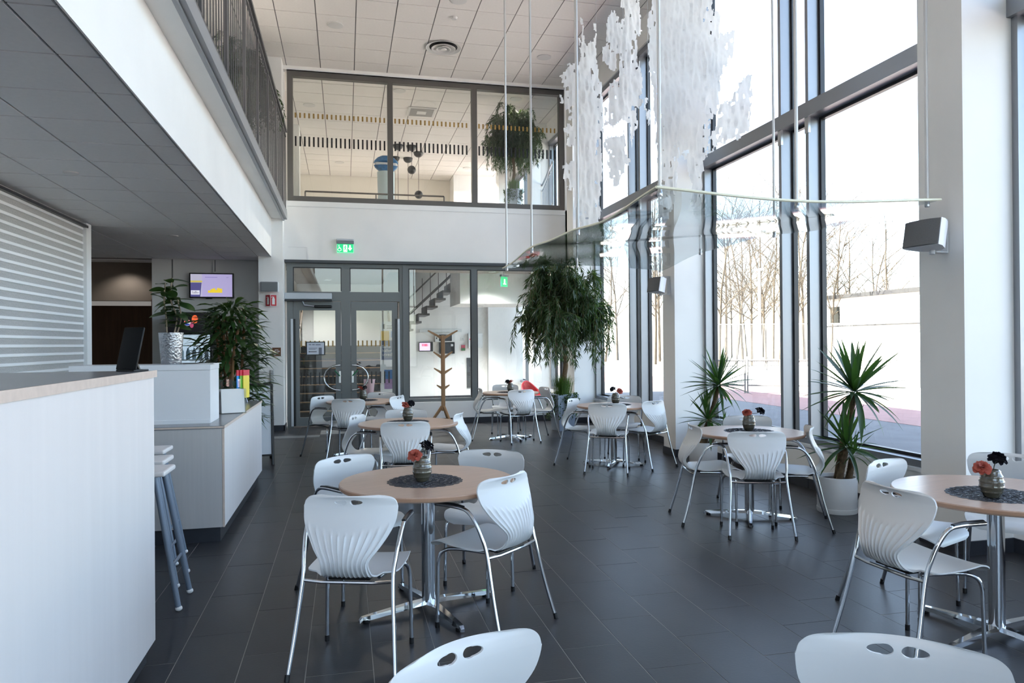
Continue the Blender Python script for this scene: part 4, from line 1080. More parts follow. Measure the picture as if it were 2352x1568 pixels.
def ivy_mb(seed, rim, h, n):
    rn = random.Random(seed); mb = MB()
    for k in range(n):
        a = rn.uniform(0, 6.28); L = rn.uniform(.12, h)
        for j in range(int(L / .018)):
            t = j * .018
            p = Vector((math.cos(a) * (rim + .03 + .02 * math.sin(t * 20)), math.sin(a) * (rim + .03 + .02 * math.cos(t * 17)), .03 - t)) + Vector((rn.gauss(0, .02), rn.gauss(0, .02), rn.gauss(0, .01)))
            d = Vector((rn.gauss(0, 1), rn.gauss(0, 1), rn.gauss(-.6, .6))).normalized(); s = d.cross(Vector((rn.gauss(0, 1), rn.gauss(0, 1), rn.gauss(0, 1)))).normalized() * .016
            mb.add([p, p + d * .018 + s, p + d * .04, p + d * .018 - s], [(0, 1, 2, 3)])
    return mb
POTB = M('blue_grey_planter', rgb(158, 170, 186), .4, .1)
bm1, fm1 = weeping_mesh(4, 1.0, 1.62, 560, .8, 1.35)
trunk_me = MB().tube(bez([(.02, 0, .55), (.05, .02, .9), (.07, 0, 1.15), (.03, .0, 1.45), (0, 0, 1.75)], 8), [.045] * 8 + [.042] * 8 + [.038] * 8 + [.036] * 9, 10).tube(bez([(.03, .02, 1.4), (-.06, .03, 1.6), (-.1, .02, 1.85)], 5), .022, 8).mesh('trunk', BARK, True)
gm = grass_mb(3, 420, .22, .42).mesh('grass_tuft', GRASSL); im = ivy_mb(5, .21, .45, 80).mesh('ivy', LEAF)
def planter_mb(w0, w1, h):
    mb = MB(); mb.add([(-w0, -w0, 0), (w0, -w0, 0), (w0, w0, 0), (-w0, w0, 0), (-w1, -w1, h), (w1, -w1, h), (w1, w1, h), (-w1, w1, h)], [(0, 3, 2, 1), (4, 5, 6, 7), (0, 1, 5, 4), (1, 2, 6, 5), (2, 3, 7, 6), (3, 0, 4, 7)]); return mb
pm_ = planter_mb(.135, .205, .62).mesh('planter', POTB)
def weeping_tree(label, loc, rz, s=1.):
    t = thing('weeping_fig_tree', label, 'plant', loc, rz); t.scale = (s, s, s)
    inst('planter', pm_, t); inst('trunk', trunk_me, t); inst('branches', bm1, t)
    tag(inst('foliage', fm1, t), kind='stuff'); tag(inst('grass_tuft', gm, t, (0, 0, .6)), kind='stuff'); tag(inst('ivy', im, t, (0, 0, .6)), kind='stuff')
    return t
weeping_tree('large weeping fig tree in a blue grey planter by the inner window', (3.66, 11.95, 0), R(12))
weeping_tree('weeping fig tree seen through the upper inner window', (pY(1180, 470, 14.6).x, 14.6, FZ + .2), R(60), .72)
struct('plinth_upper', MB().box(2.2, 14.2, FZ, 3.4, 15.1, FZ + .2), WHITE, 'low white plinth under the upper weeping tree', 'plinth')
weeping_tree('fig tree on the balcony, only its leaf tips above the railing', (-1.78, 12.5, FZ), R(100), .8)

# bushy plant behind the lower counter
def bush(seed, n, r, z0, z1):
    rn = random.Random(seed); mb = MB(); st = MB()
    for k in range(7):
        a = rn.uniform(0, 6.28); q = rn.uniform(.03, .14)
        st.tube(bez([(math.cos(a) * .06, math.sin(a) * .06, z0 - .3), (math.cos(a) * q * 1.2, math.sin(a) * q * 1.2, (z0 + z1) / 2), (math.cos(a + .5) * q * 1.6, math.sin(a + .5) * q * 1.6, z1 - .15)], 6), .017, 7)
    for k in range(n):
        z = z0 + (z1 - z0) * rn.random() ** .85; t = (z - z0) / (z1 - z0); rr = r * (.55 + .55 * math.sin(PI * min(1, .15 + t * .85)))
        a = rn.uniform(0, 6.28); b = rn.uniform(.05, .55) * rr
        p = Vector((math.cos(a) * b, math.sin(a) * b, z)); el = rn.uniform(-.5, .75)
        L = rn.uniform(.2, .34); W = rn.uniform(.042, .062)
        d = Vector((math.cos(a) * math.cos(el), math.sin(a) * math.cos(el), math.sin(el))); s = Vector((-math.sin(a), math.cos(a), rn.uniform(-.4, .4))).normalized()
        pts = []; q = p.copy(); dd = d.copy()
        for i in range(5):
            pts.append(q.copy()); q = q + dd * L / 4; dd = (dd + Vector((0, 0, -.26))).normalized()
        ws = (.15, .8, 1., .7, .02); vs = []
        for i in range(5): vs += [pts[i] - s * W * ws[i] * .5, pts[i] + s * W * ws[i] * .5]
        mb.add(vs, [(i * 2, i * 2 + 1, i * 2 + 3, i * 2 + 2) for i in range(4)])
    return st, mb
bp = thing('bushy_palm', 'dense dark leafy plant with brown canes behind the lower counter', 'plant', (-1.33, 9.15, 0))
st_, fb_ = bush(6, 720, .56, .6, 2.0)
st_.build('cane', M('brown_cane', rgb(120, 84, 52), .7, var=.25, vscale=20), bp, True); tag(fb_.build('foliage', LEAF, bp), kind='stuff')
MB().lathe([(0, 0), (.15, 0), (.2, .45), (.185, .45), (.18, .4), (0, .4)], 28).build('pot', POTW, bp, True, 40)
# rubber plant in the hammered silver pot
rp = thing('rubber_plant', 'small rubber plant in a hammered silver pot on the white box', 'plant', (-1.377, 6.32, 1.3555))
SILV = M('hammered_silver', rgb(168, 170, 174), .25, .95, bump=.4, bscale=60)
MB().lathe([(0, 0), (.074, 0), (.076, .005), (.094, .255), (.09, .255), (.086, .22), (0, .22)], 40).build('pot', SILV, rp, True, 40)
MB().lathe([(0, .236), (.086, .232), (.086, .2), (0, .2)], 20).build('soil', SOIL, rp)
ol = []
for arch in (.2, .6):
    vs = []; n = 7; x = z = a = 0.
    for i in range(n + 1):
        t = i / n; w_ = .032 * math.sin(PI * min(1, .08 + .92 * t)) ** .6 if i < n else .003
        vs += [(x, -w_, z + .2 * w_), (x, 0, z), (x, w_, z + .2 * w_)]; a += arch / n; x += .1 / n * math.cos(a); z -= .1 / n * math.sin(a)
    mb = MB(); mb.add(vs, [(i * 3 + k, i * 3 + k + 1, i * 3 + k + 4, i * 3 + k + 3) for i in range(n) for k in range(2)]); ol.append(mb.mesh('leaf', LEAF, True, 80))
rn = random.Random(12)
for (bx, tx, tz, nl) in ((-.03, -.05, .66, 15), (.02, .0, .70, 17), (.04, .05, .50, 11)):
    pts = bez([(bx, 0, .23), (bx * 1.6 + .01, .01, .38), (tx, 0, .52), (tx + .01, 0, tz)], 6)
    stm = MB().tube(pts, .006, 7).build('stem', M('pale_stem', rgb(140, 124, 104), .7), rp, True)
    for k in range(nl):
        t = .18 + .82 * k / nl; i = min(len(pts) - 2, int(t * (len(pts) - 1))); p = pts[i].lerp(pts[i + 1], t * (len(pts) - 1) - i)
        o = inst('leaf', ol[k % 2], stm, p, (rn.uniform(-.5, .5), rn.uniform(-.7, .3), k * 2.4 + rn.uniform(-.3, .3))); q = rn.uniform(1.0, 1.5); o.scale = (q, q, q)
# ================================================================== HANGING GLASS AND LACE
from mathutils import noise as NZ_
AC = glassM('hanging_acrylic', (.90, .93, .93), .07, .9, 0., .25, 2.2)
hs = thing('hanging_glass_canopy', 'large wavy clear sheet hung on rods above the window tables', 'hanging art', (3.04, 6.6, 2.5))
SX0, SX1, SY0, SY1 = -1.09, 1.08, -2.32, 2.3
def wav(x, y): return .05 * math.sin(y * 1.35 + .6) + .035 * math.sin(x * 2.1 + y * .5) + .012 * math.sin(y * 4.1 + x * 2)
nx, ny = 26, 54; vs = []
for layer in (0, .008):
    for j in range(ny + 1):
        for i in range(nx + 1):
            x = SX0 + (SX1 - SX0) * i / nx; y = SY0 + (SY1 - SY0) * j / ny; vs.append((x, y, wav(x, y) + layer))
n1 = (nx + 1) * (ny + 1)
fs = [(j * (nx + 1) + i, j * (nx + 1) + i + 1, (j + 1) * (nx + 1) + i + 1, (j + 1) * (nx + 1) + i) for j in range(ny) for i in range(nx)]
fs += [tuple(q + n1 for q in reversed(f)) for f in fs]
mb = MB(); mb.add(vs, fs); mb.build('glass_sheet', AC, hs, True, 80)
EDG = M('pale_glass_edge', rgb(240, 238, 214), .3)
for (a, b) in (((SX0, SY0), (SX1, SY0)), ((SX1, SY0), (SX1, SY1)), ((SX1, SY1), (SX0, SY1)), ((SX0, SY1), (SX0, SY0))):
    pts = [(a[0] + (b[0] - a[0]) * k / 30, a[1] + (b[1] - a[1]) * k / 30) for k in range(31)]
    MB().tube([(x, y, wav(x, y) + .004) for x, y in pts], .010 if a == (SX0, SY0) or b == (SX0, SY0) else .0042, 6).build('polished_edge', EDG if a == (SX0, SY0) or b == (SX0, SY0) else AC, hs)
RODM = M('rod_white_steel', rgb(206, 206, 206), .35, .3)
for (x, y) in ((SX0 + .04, SY1 - .05), (SX0 + .04, 1.0), (SX0 + .04, -.6), (SX0 + .05, SY0 + .06), (-.04, SY0 + .05), (SX1 - .05, SY0 + .07), (SX1 - .04, -.35), (SX1 - .04, 1.15), (SX1 - .05, SY1 - .05), (-.12, SY1 - .05)):
    z = wav(x, y)
    o = MB().tube([(x, y, z - .02), (x, y, CZ - 2.5)], .0125, 8).build('rod', RODM, hs, True)
    MB().lathe([(.016, -.035), (.018, -.03), (.018, -.008), (.014, 0)], 12, (x, y, z)).build('clamp', STEEL, o, True)
# lace pieces
LACE = thinM('white_lace', rgb(252, 252, 253), rgb(253, 253, 254), .55, .8, .1)
def inside(poly, x, y):
    c = False; n = len(poly); j = n - 1
    for i in range(n):
        (xi, yi), (xj, yj) = poly[i], poly[j]
        if (yi > y) != (yj > y) and x < (xj - xi) * (y - yi) / (yj - yi) + xi: c = not c
        j = i
    return c
def edged(poly, x, y):
    d = 1e9; n = len(poly)
    for i in range(n):
        ax, ay = poly[i]; bx, by = poly[(i + 1) % n]; L = (bx - ax) ** 2 + (by - ay) ** 2
        t = max(0, min(1, ((x - ax) * (bx - ax) + (y - ay) * (by - ay)) / max(L, 1e-9)))
        d = min(d, (x - ax - t * (bx - ax)) ** 2 + (y - ay - t * (by - ay)) ** 2)
    return math.sqrt(d)
TILT = R(32)
def lace(label, polys, Y, seed, zmin=2.62, hooks=()):
    mx0 = sum(p[0] for p in polys[0]) / len(polys[0]); d0 = _ray(mx0, polys[0][0][1]); c0 = Vector((0, 0, H)) + d0 * (Y / d0.y)
    zs = []
    t = thing('hanging_lace', label, 'hanging art', (c0.x, Y, zmin), 0, 'white lace hangings')
    base = Vector((c0.x, Y, zmin)); nv = Vector((-math.sin(TILT), math.cos(TILT), 0)); C0 = Vector((0, 0, H))
    def pY(x, y, _):
        d = _ray(x, y); return C0 + d * (nv.dot(base - C0) / nv.dot(d))
    CX, CY = 2.8, 3.6
    for pi, poly in enumerate(polys):
        x0 = min(p[0] for p in poly) - 6; x1 = max(p[0] for p in poly) + 6; y0 = min(p[1] for p in poly) - 8; y1 = max(p[1] for p in poly) + 8
        nI, nJ = int((x1 - x0) / CX), int((y1 - y0) / CY); keep = set()
        for j in range(nJ):
            for i in range(nI):
                x, y = x0 + (i + .5) * CX, y0 + (j + .5) * CY
                d = edged(poly, x, y); ins = inside(poly, x, y); sd = d if ins else -d
                r = NZ_.noise(Vector((x * .17, y * .03, seed))) * 9 + NZ_.noise(Vector((x * .05, y * .04, seed + 5))) * 5
                if sd + r - 1 < 0: continue
                if sd < 18 and NZ_.noise(Vector((x * .16, y * .07, seed + 9))) > .42: continue
                if pY(x, y, Y).z < zmin: continue
                keep.add((i, j))
        idx = {}; V = []; Fc = []
        def vid(i, j, s):
            k = (i, j, s)
            if k not in idx:
                x = x0 + i * CX + NZ_.noise(Vector((i * .9, j * .5, seed))) * 2.0; y = y0 + j * CY + NZ_.noise(Vector((i * .7, j * .8, seed + 3))) * 3
                p = pY(x, y, Y) - base
                rel = .10 * NZ_.noise(Vector((p.x * 2.2, p.z * .9, seed + pi))) + .03 * NZ_.noise(Vector((p.x * 26, p.z * 7, seed))) + .010 * NZ_.noise(Vector((p.x * 60, p.z * 22, seed + 2)))
                p.y += rel + (.003 if s else 0); idx[k] = len(V); V.append(p)
            return idx[k]
        for (i, j) in keep:
            q = [(i, j), (i + 1, j), (i + 1, j + 1), (i, j + 1)]
            Fc.append(tuple(vid(a, b, 0) for a, b in q))
        mb = MB(); mb.add(V, Fc); mb.build('lace_panel', LACE, t, True, 80)
        ztop = max(v[2] for v in V); vt = max(V, key=lambda v: v[2])
        if base.z + ztop < CZ - .05: MB().tube([(vt[0], vt[1], vt[2] - .03), (vt[0], vt[1], CZ - base.z)], .0015, 4).build('hanging_thread', RODM, t)
    return t
A_ = [(1336, 42), (1340, 80), (1343, 102), (1362, 95), (1366, 40), (1370, 85), (1374, 180), (1383, 190), (1385, 260), (1382, 400), (1381, 470), (1385, 552), (1375, 566), (1340, 560), (1334, 500), (1302, 420), (1289, 412), (1292, 385), (1312, 365), (1318, 335), (1297, 337), (1296, 300), (1312, 282), (1302, 262), (1292, 235), (1290, 175), (1305, 150), (1322, 155), (1330, 120)]
B1_ = [(1436, -30), (1466, -30), (1478, 30), (1476, 60), (1470, 85), (1468, 150), (1482, 185), (1480, 230), (1467, 250), (1466, 290), (1448, 335), (1442, 300), (1440, 285), (1425, 282), (1408, 290), (1390, 288), (1397, 230), (1405, 190), (1421, 180), (1424, 110), (1416, 158), (1405, 163), (1388, 130), (1392, 90), (1396, 40), (1415, 18), (1425, 45), (1432, 50)]
B2_ = [(1390, 302), (1425, 315), (1438, 292), (1443, 370), (1432, 400), (1413, 428), (1395, 380)]
B3_ = [(1478, 226), (1491, 220), (1500, 290), (1484, 284)]
C_ = [(1496, -40), (1632, -40), (1634, 40), (1622, 66), (1640, 30), (1656, 16), (1661, 75), (1692, 62), (1686, 130), (1660, 160), (1652, 230), (1641, 262), (1626, 290), (1622, 340), (1612, 400), (1608, 525), (1596, 500), (1585, 420), (1575, 370), (1562, 345), (1556, 400), (1548, 470), (1530, 535), (1512, 520), (1508, 420), (1505, 300), (1490, 100), (1494, 20)]
D_ = [(1719, 176), (1717, 300), (1700, 310), (1660, 332), (1640, 352), (1620, 350), (1640, 300), (1652, 240), (1680, 222), (1700, 182)]
lace('tall narrow ragged white lace hanging farthest left', [A_], 7.6, 1.3)
lace('slim torn white lace hanging between the two wider ones', [B1_, B2_, B3_], 7.1, 4.7)
lace('widest dense white lace hanging beside the dark rod', [C_], 6.3, 8.1)
lace('small pale lace scrap hanging farthest right before the window', [D_], 5.9, 11.4)

# ================================================================== CEILING THINGS
LAMPR = M('lamp_ring_white', rgb(214, 212, 210), .4); REFL = M('lamp_reflector', rgb(200, 200, 200), .25, .9)
def downlight(label, x, y, z, lit, r=.11):
    t = thing('downlight', label, 'ceiling light', (x, y, z), 0, 'ceiling downlights')
    MB().lathe([(r, -.012), (r + .015, -.01), (r + .015, .0), (r - .005, .0), (r - .012, -.008)], 28, close=True).build('trim_ring', LAMPR, t, True)
    MB().lathe([(r - .008, -.006), (r * .75, .02), (r * .45, .035), (0, .04)], 28).build('reflector', REFL if not lit else M('lit_diffuser', (1, .93, .82), .5, emit=(1, .9, .76), es=14), t, True)
    if lit:
        l = bpy.data.lights.new('downlight_bulb', 'SPOT'); l.energy = lit; l.color = (1, .9, .78) if z > 5 else (1, .98, .96); l.spot_size = R(130); l.spot_blend = .6; l.shadow_soft_size = .08
        o = bpy.data.objects.new('downlight_bulb', l); col.objects.link(o); o.parent = t; o.location = (0, 0, -.03)
    return t
downlight('unlit round downlight in the hall ceiling above the left mullion', -.118, 11.72, CZ, 0)
downlight('unlit round downlight cut by the top edge of the picture', 1.663, 10.5, CZ, 0)
downlight('unlit round downlight right of the ceiling air diffuser', 3.471, 12.275, CZ, 0)
downlight('unlit downlight in the soffit above the counters', -2.377, 7.15, SZ, 0, .05)
downlight('small unlit downlight in the soffit near the television', -2.351, 10.96, SZ, 0, .05)
downlight('lit downlight over the dark corridor', -3.9, 14.27, SZ, 10, .07)
downlight('lit downlight on the ceiling behind the upper middle pane', pZ(917, 208, CZ).x, pZ(917, 208, CZ).y, CZ, 330)
downlight('lit downlight on the ceiling above the upper tree', pZ(1185, 227, CZ).x, pZ(1185, 227, CZ).y, CZ, 18)
downlight('lit downlight far back behind the left upper pane', pZ(780, 373, CZ).x, pZ(780, 373, CZ).y, CZ, 330)
downlight('lit downlight far back behind the right upper pane', pZ(1073, 386, CZ).x, pZ(1073, 386, CZ).y, CZ, 330)
downlight('unlit downlight behind the left upper pane', pZ(710, 241, CZ).x, pZ(710, 241, CZ).y, CZ, 0)
downlight('lit downlight over the entrance behind the inner window', pZ(1104, 637, SZ + .02).x, min(15.5, pZ(1104, 637, SZ + .02).y), SZ + .02, 90, .07)
downlight('added fill downlight over the near end of the balcony', -2.2, 6.2, CZ, 90)  # assumed lamp, added to brighten the balcony side
downlight('added fill downlight over the far end of the balcony', -2.2, 10.4, CZ, 90)  # second assumed balcony lamp, also added for fill
df = thing('air_diffuser', 'round slatted air diffuser in the middle of the hall ceiling', 'air vent', (1.67, 12.22, CZ))
for k, (r0, r1, dz) in enumerate(((.2, .30, -.02), (.13, .2, -.035), (.07, .12, -.045))):
    MB().lathe([(r0, dz + .03), (r1, dz), (r1 + .008, dz + .004), (r0 + .01, dz + .036)], 36, close=True).build('ring', LAMPR, df, True)
MB().lathe([(0, -.05), (.05, -.05), (.055, -.04), (0, -.02)], 24).build('hub', LAMPR, df, True)
MB().lathe([(0, -.002), (.28, -.002), (.28, .0), (0, .001)], 36).build('throat', M('vent_dark', rgb(40, 40, 42), .7), df)
sd = thing('smoke_detector', 'small round smoke detector on the hall ceiling', 'detector', (1.683, 11.07, CZ))
MB().lathe([(0, -.03), (.04, -.03), (.05, -.015), (.055, 0), (0, 0)], 20).build('body', LAMPR, sd, True)
# loudspeakers on the pillars
def speaker(label, loc, rz, s, tilt, px_):
    t = thing('pillar_loudspeaker', label, 'loudspeaker', loc, rz, 'loudspeakers on the pillars'); t.scale = (s, s, s)
    mt = Matrix.Rotation(tilt, 4, 'X')
    SW = M('speaker_white', rgb(214, 216, 220), .4); SG = M('speaker_grey_cloth', rgb(112, 113, 116), .8, var=.15, vscale=300)
    back = []
    pts = [(-.15, -.07), (.15, -.07), (.15, -.03), (.11, .05), (.05, .085), (-.05, .085), (-.11, .05), (-.15, -.03)]
    MB().prism(pts, -.1, .1).xf(mt).build('cabinet', SW, t, True, 35)
    gp = [(-.147, -.07), (-.147, -.075), (-.08, -.092), (0, -.098), (.08, -.092), (.147, -.075), (.147, -.07)]
    MB().prism(gp, -.096, .096).xf(mt).build('grille', SG, t, True, 35)
    MB().tube([mt @ Vector((0, .06, -.13)), mt @ Vector((0, .06, .13))], .02, 12).build('yoke_knob', SW, t, True)
    MB().bbox(-.03, .05, -.128, .03, .17, -.118, .003).bbox(-.03, .05, .118, .03, .17, .128, .003).bbox(-.03, .16, -.128, .03, .172, .128, .003).build('yoke', SW, t)
    return t
q = pY(2150, 540, 4.28); speaker('large white loudspeaker with grey front on the near right pillar', (4.03, 4.30, q.z), R(-82), .95, R(-10), 0)
q = pY(1520, 655, 8.78); speaker('smaller white loudspeaker with grey front on the middle pillar', (4.03, 8.82, q.z), R(-82), .95, R(-10), 0)
# ================================================================== UPPER ROOM THINGS
def upt(px_, py_, Y): return pY(px_, py_, Y)
q = upt(887, 470, 18.0)
lp_ = thing('lips_sculpture', 'blue lips sculpture on a tall pale tapered pedestal', 'sculpture', (q.x, 18.0, FZ))
ztop = upt(882, 396, 18.0).z - FZ
MB().lathe([(0, 0), (.26, 0), (.235, .5), (.20, 1.1), (.215, ztop - .02), (.215, ztop), (0, ztop)], 36).build('pedestal', M('pedestal_pale', rgb(196, 214, 220), .4), lp_, True, 40)
LIPB = M('lips_blue', rgb(24, 104, 160), .35, var=.3, vscale=20, bump=.3, bscale=40); LIPW = M('lips_gap_white', rgb(235, 235, 235), .5)
def lobe(pts, z0, th):
    mb = MB(); n = len(pts); cx = sum(p[0] for p in pts) / n; cz = sum(p[1] for p in pts) / n
    rings = [(.55, -th), (.88, -th * .8), (1, -th * .3), (1, th * .3), (.88, th * .8), (.55, th)]; vs = []
    for (k, y) in rings: vs += [(cx + (a - cx) * k, y, z0 + cz + (b - cz) * k) for a, b in pts]
    fs = [(r * n + i, r * n + (i + 1) % n, (r + 1) * n + (i + 1) % n, (r + 1) * n + i) for r in range(5) for i in range(n)]
    fs += [tuple(range(n - 1, -1, -1)), tuple(range(5 * n, 6 * n))]; mb.add(vs, fs); return mb
up_ = [(-.30, .225), (-.28, .28), (-.2, .36), (-.1, .405), (0, .41), (.1, .405), (.2, .36), (.28, .28), (.30, .225), (.15, .235), (0, .245), (-.15, .25)]
lo_ = [(-.29, .17), (-.15, .185), (0, .19), (.15, .175), (.29, .16), (.26, .1), (.18, .03), (.08, 0), (-.08, 0), (-.18, .04), (-.26, .11)]
lobe(up_, ztop, .12).build('upper_lip', LIPB, lp_, True, 60); lobe(lo_, ztop, .12).build('lower_lip', LIPB, lp_, True, 60)
lobe([(-.27, .16), (.27, .15), (.27, .24), (-.27, .25)], ztop, .07).build('teeth_gap', LIPW, lp_)
PB = M('pendant_black', rgb(26, 28, 30), .35)
for i, ((cx_, cy_), gl) in enumerate((((914, 333), None), ((945, 335), (945, 390)), ((961, 350), (962, 447)), ((907, 361), None), ((937, 363), None))):
    c = pZ(cx_, cy_, CZ); g = pY(gl[0], gl[1], c.y) if gl else Vector((c.x, c.y, FZ + .75))
    t = thing('pendant_lamp', ['black pendant cup nearest the upper left mullion', 'black pendant with the higher hanging globe', 'black pendant with the lower hanging globe', 'black pendant cup low beside the lips sculpture', 'black pendant cup between the two globes'][i], 'lamp', (c.x, c.y, CZ), 0, 'black pendant lamps')
    MB().lathe([(0, -.13), (.06, -.12), (.11, -.08), (.13, -.02), (.13, 0), (0, 0)], 20).build('ceiling_cup', PB, t, True)
    MB().tube([(0, 0, -.1), (0, 0, g.z - CZ)], .006, 5).build('cord', PB, t)
    MB().ball((0, 0, g.z - CZ), .11, 16, 10).build('globe', PB, t, True)
def rail(label, p0, p1, h, n, mat, post=True):
    d = Vector(p1) - Vector(p0); L = d.xy.length; a = math.atan2(d.y, d.x); sl_ = d.z
    t = thing('stair_railing', label, 'railing', p0, a)
    MB().tube([(0, 0, h), (L, 0, h + sl_)], .02, 8).build('handrail', mat, t, True)
    for zz in (h - .13, .08): MB().tube([(0, 0, zz), (L, 0, zz + sl_)], .011, 6).build('rail', mat, t)
    bm__ = MB().box(-.007, -.007, 0, .007, .007, h - .21).mesh('baluster', mat)
    for k in range(n + 1): inst('baluster', bm__, t, (L * k / n, 0, .08 + sl_ * k / n))
    for k in (0, .5, 1): MB().tube([(L * k, 0, sl_ * k), (L * k, 0, h + sl_ * k)], .016, 6).build('post', mat, t)
    return t
RG = M('rail_grey_steel', rgb(96, 92, 88), .4, .5); RS = M('rail_silver_steel', rgb(170, 178, 190), .3, .7)
a_ = upt(701, 439, 17.0); b_ = upt(1020, 452, 17.0)
rail('grey stairwell railing across the upper room', (a_.x, 17.0, FZ), (b_.x, 17.0, FZ), a_.z - FZ, 24, RG)
rail('silver stair railing rising along the upper right window', (upt(1222, 455, 17.6).x, 17.6, FZ - .1), (4.3, 14.6, FZ + .35), .95, 20, RS)
cu = pZ(968, 256, CZ)
ac = thing('ceiling_cassette', 'square grey ventilation cassette on the upper room ceiling', 'air vent', (cu.x, cu.y, CZ))
MB().bbox(-.3, -.3, -.025, .3, .3, 0, .01).build('frame', LAMPR, ac); MB().box(-.25, -.25, -.03, .25, .25, -.025).build('grille', M('vent_grey', rgb(150, 148, 146), .6), ac); MB().box(-.1, -.1, -.034, .1, .1, -.03).build('core', LAMPR, ac)
q = upt(677, 410, 14.39)
us = thing('brown_wall_sign', 'small brown sign on the wall behind the left upper pane', 'sign', (-1.38, 14.4, q.z))
MB().box(-.0, -.01, -.07, .07, 0, .07).build('plate', M('sign_brown', rgb(112, 70, 42), .5), us); MB().box(.015, -.012, .0, .05, -.01, .04).build('pictogram', M('sign_white', rgb(238, 238, 238), .5), us)

# ================================================================== ENTRANCE BEHIND THE GLASS
STEP = M('stair_black_stone', rgb(30, 29, 29), .4, var=.15, vscale=6); NOSE = M('stair_wood_nosing', rgb(140, 112, 84), .5)
stc = thing('entrance_stairs', 'dark stone stairs with wooden nosings behind the glass doors', 'stairs', (0, 15.1, 0))
stm = MB().box(-1.0, 0, 0, 1.02, .3, .165).mesh('step', STEP); nsm = MB().box(-1.0, -.012, .15, 1.02, .02, .168).mesh('nosing', NOSE)
for k in range(9):
    o = inst('step', stm, stc, (0, .27 * k, .165 * k)); inst('nosing', nsm, o)
MB().box(-1.0, 2.43, 0, 1.02, 4.08, 1.485).build('landing', STEP, stc)
# upper flight along the back wall
uf = thing('upper_stair_flight', 'open grey stair flight rising to the right behind the inner window', 'stairs', (1.15, 17.7, 1.5))
um = MB().box(0, 0, 0, .28, 1.2, .05).mesh('tread', M('tread_grey', rgb(96, 92, 90), .5))
for k in range(9):
    o = inst('tread', um, uf, (.2 * k, 0, .19 * k + .14)); MB().box(.2 * k, .0, .19 * k, .2 * k + .02, 1.2, .19 * k + .14).build('riser', M('tread_grey', rgb(96, 92, 90), .5), uf)
MB().tube([(-.2, 0, .2), (1.9, 0, 2.15)], .03, 6).build('stringer', RG, uf)
MB().tube([(-.2, 0, 1.0), (.3, 0, 1.05), (1.9, 0, 2.6)], .018, 6).build('handrail', RG, uf)
for k in range(9): MB().tube([(.2 * k + .1, 0, .19 * k + .15), (.2 * k + .1, 0, .19 * k + 1.05)], .009, 5).build('baluster', RG, uf)
struct('landing_slab', MB().box(2.55, 16.2, 2.42, 4.3, 17.8, FZ - .31), WHITE, 'white underside of the upper landing behind the inner window', 'slab')
# handrails of the lower stairs
for (x_, lab) in ((-.98, 'wooden stair handrail on the left side wall behind the doors'), (1.0, 'wooden stair handrail on the right side behind the doors')):
    t = thing('wooden_handrail', lab, 'handrail', (x_, 15.1, 0))
    MB().tube([(0, -.2, .9), (0, 2.5, 2.4), (0, 3.2, 2.4)], .028, 8).build('rail', NOSE, t, True)
    for k in range(4): MB().tube([(0, .1 + .7 * k, .165 * (1 + 2.6 * k)), (0, .1 + .7 * k, .165 * (1 + 2.6 * k) + .9)], .012, 6).build('post', RG, t)
for i_, (x_, y_) in enumerate(((-.4, 17.9), (1.8, 15.0))):
    downlight(['added fill downlight above the stair landing', 'added fill downlight above the entrance floor'][i_], x_, y_, SZ + .02, (60, 220)[i_], .07)  # assumed lamps, added to lift the brightness of the entrance
downlight('added fill downlight under the upper landing', 3.2, 17.2, 2.42, 200, .07)  # extra lamp put under the slab to light the entrance wall
# roll-up banner
bnY = 14.75
b0 = pY(868, 900, bnY); b1 = pY(906, 738, bnY)
rb_ = thing('roll_up_banner', 'roll-up banner with white, yellow and navy fields behind the right door', 'banner', (b0.x + .27, bnY, 0), R(-6))
WB = .44; HB = b1.z
MB().bbox(-WB / 2, -.06, 0, WB / 2, .06, .08, .01).build('base_cassette', STEEL, rb_)
MB().box(-WB / 2, -.004, .08, WB / 2, .0, HB).build('banner_cloth', M('banner_white', rgb(232, 232, 232), .6), rb_)
def bfield(name, z0, z1, m_, x0=-WB / 2, x1=WB / 2): MB().box(x0, -.0055, z0, x1, -.004, z1).build(name, m_, rb_)
bz = lambda py_: pY(890, py_, bnY).z
bfield('yellow_field', bz(782), bz(760), M('banner_yellow', rgb(236, 190, 70), .6), -WB / 2 + .02, -.04)
bfield('sky_field', bz(775), bz(760), M('banner_sky', rgb(150, 180, 226), .6), .0, WB / 2)
bfield('navy_field', bz(826), bz(782), M('banner_navy', rgb(72, 88, 124), .6), -WB / 2 + .02, WB / 2)
bfield('blue_field', bz(870), bz(849), M('banner_blue', rgb(70, 120, 180), .6), -WB / 2 + .08, WB / 2 - .05)
bfield('purple_field', bz(893), bz(870), M('banner_purple', rgb(160, 124, 170), .6), -WB / 2 + .08, WB / 2 - .05)
BI = M('banner_ink', rgb(240, 240, 240), .6)
for s_, py_ in (('S\u00e4ffle lede', 796), ('h\u00e5ller', 805), ('utveckling', 814)): text('banner_lettering', s_, .085, (-WB / 2 + .04, -.007, bz(py_)), FRONT, BI, rb_, 'LEFT', .0005)
MB().box(-WB / 2 + .06, -.007, bz(755), -WB / 2 + .1, -.005, bz(744)).build('banner_crest', M('banner_dark', rgb(60, 60, 64), .6), rb_)
MB().box(-WB / 2 + .13, -.007, bz(749), -WB / 2 + .3, -.005, bz(748)).box(-WB / 2 + .13, -.007, bz(754), -WB / 2 + .32, -.005, bz(752.5)).build('banner_small_print', M('banner_dark', rgb(60, 60, 64), .6), rb_)
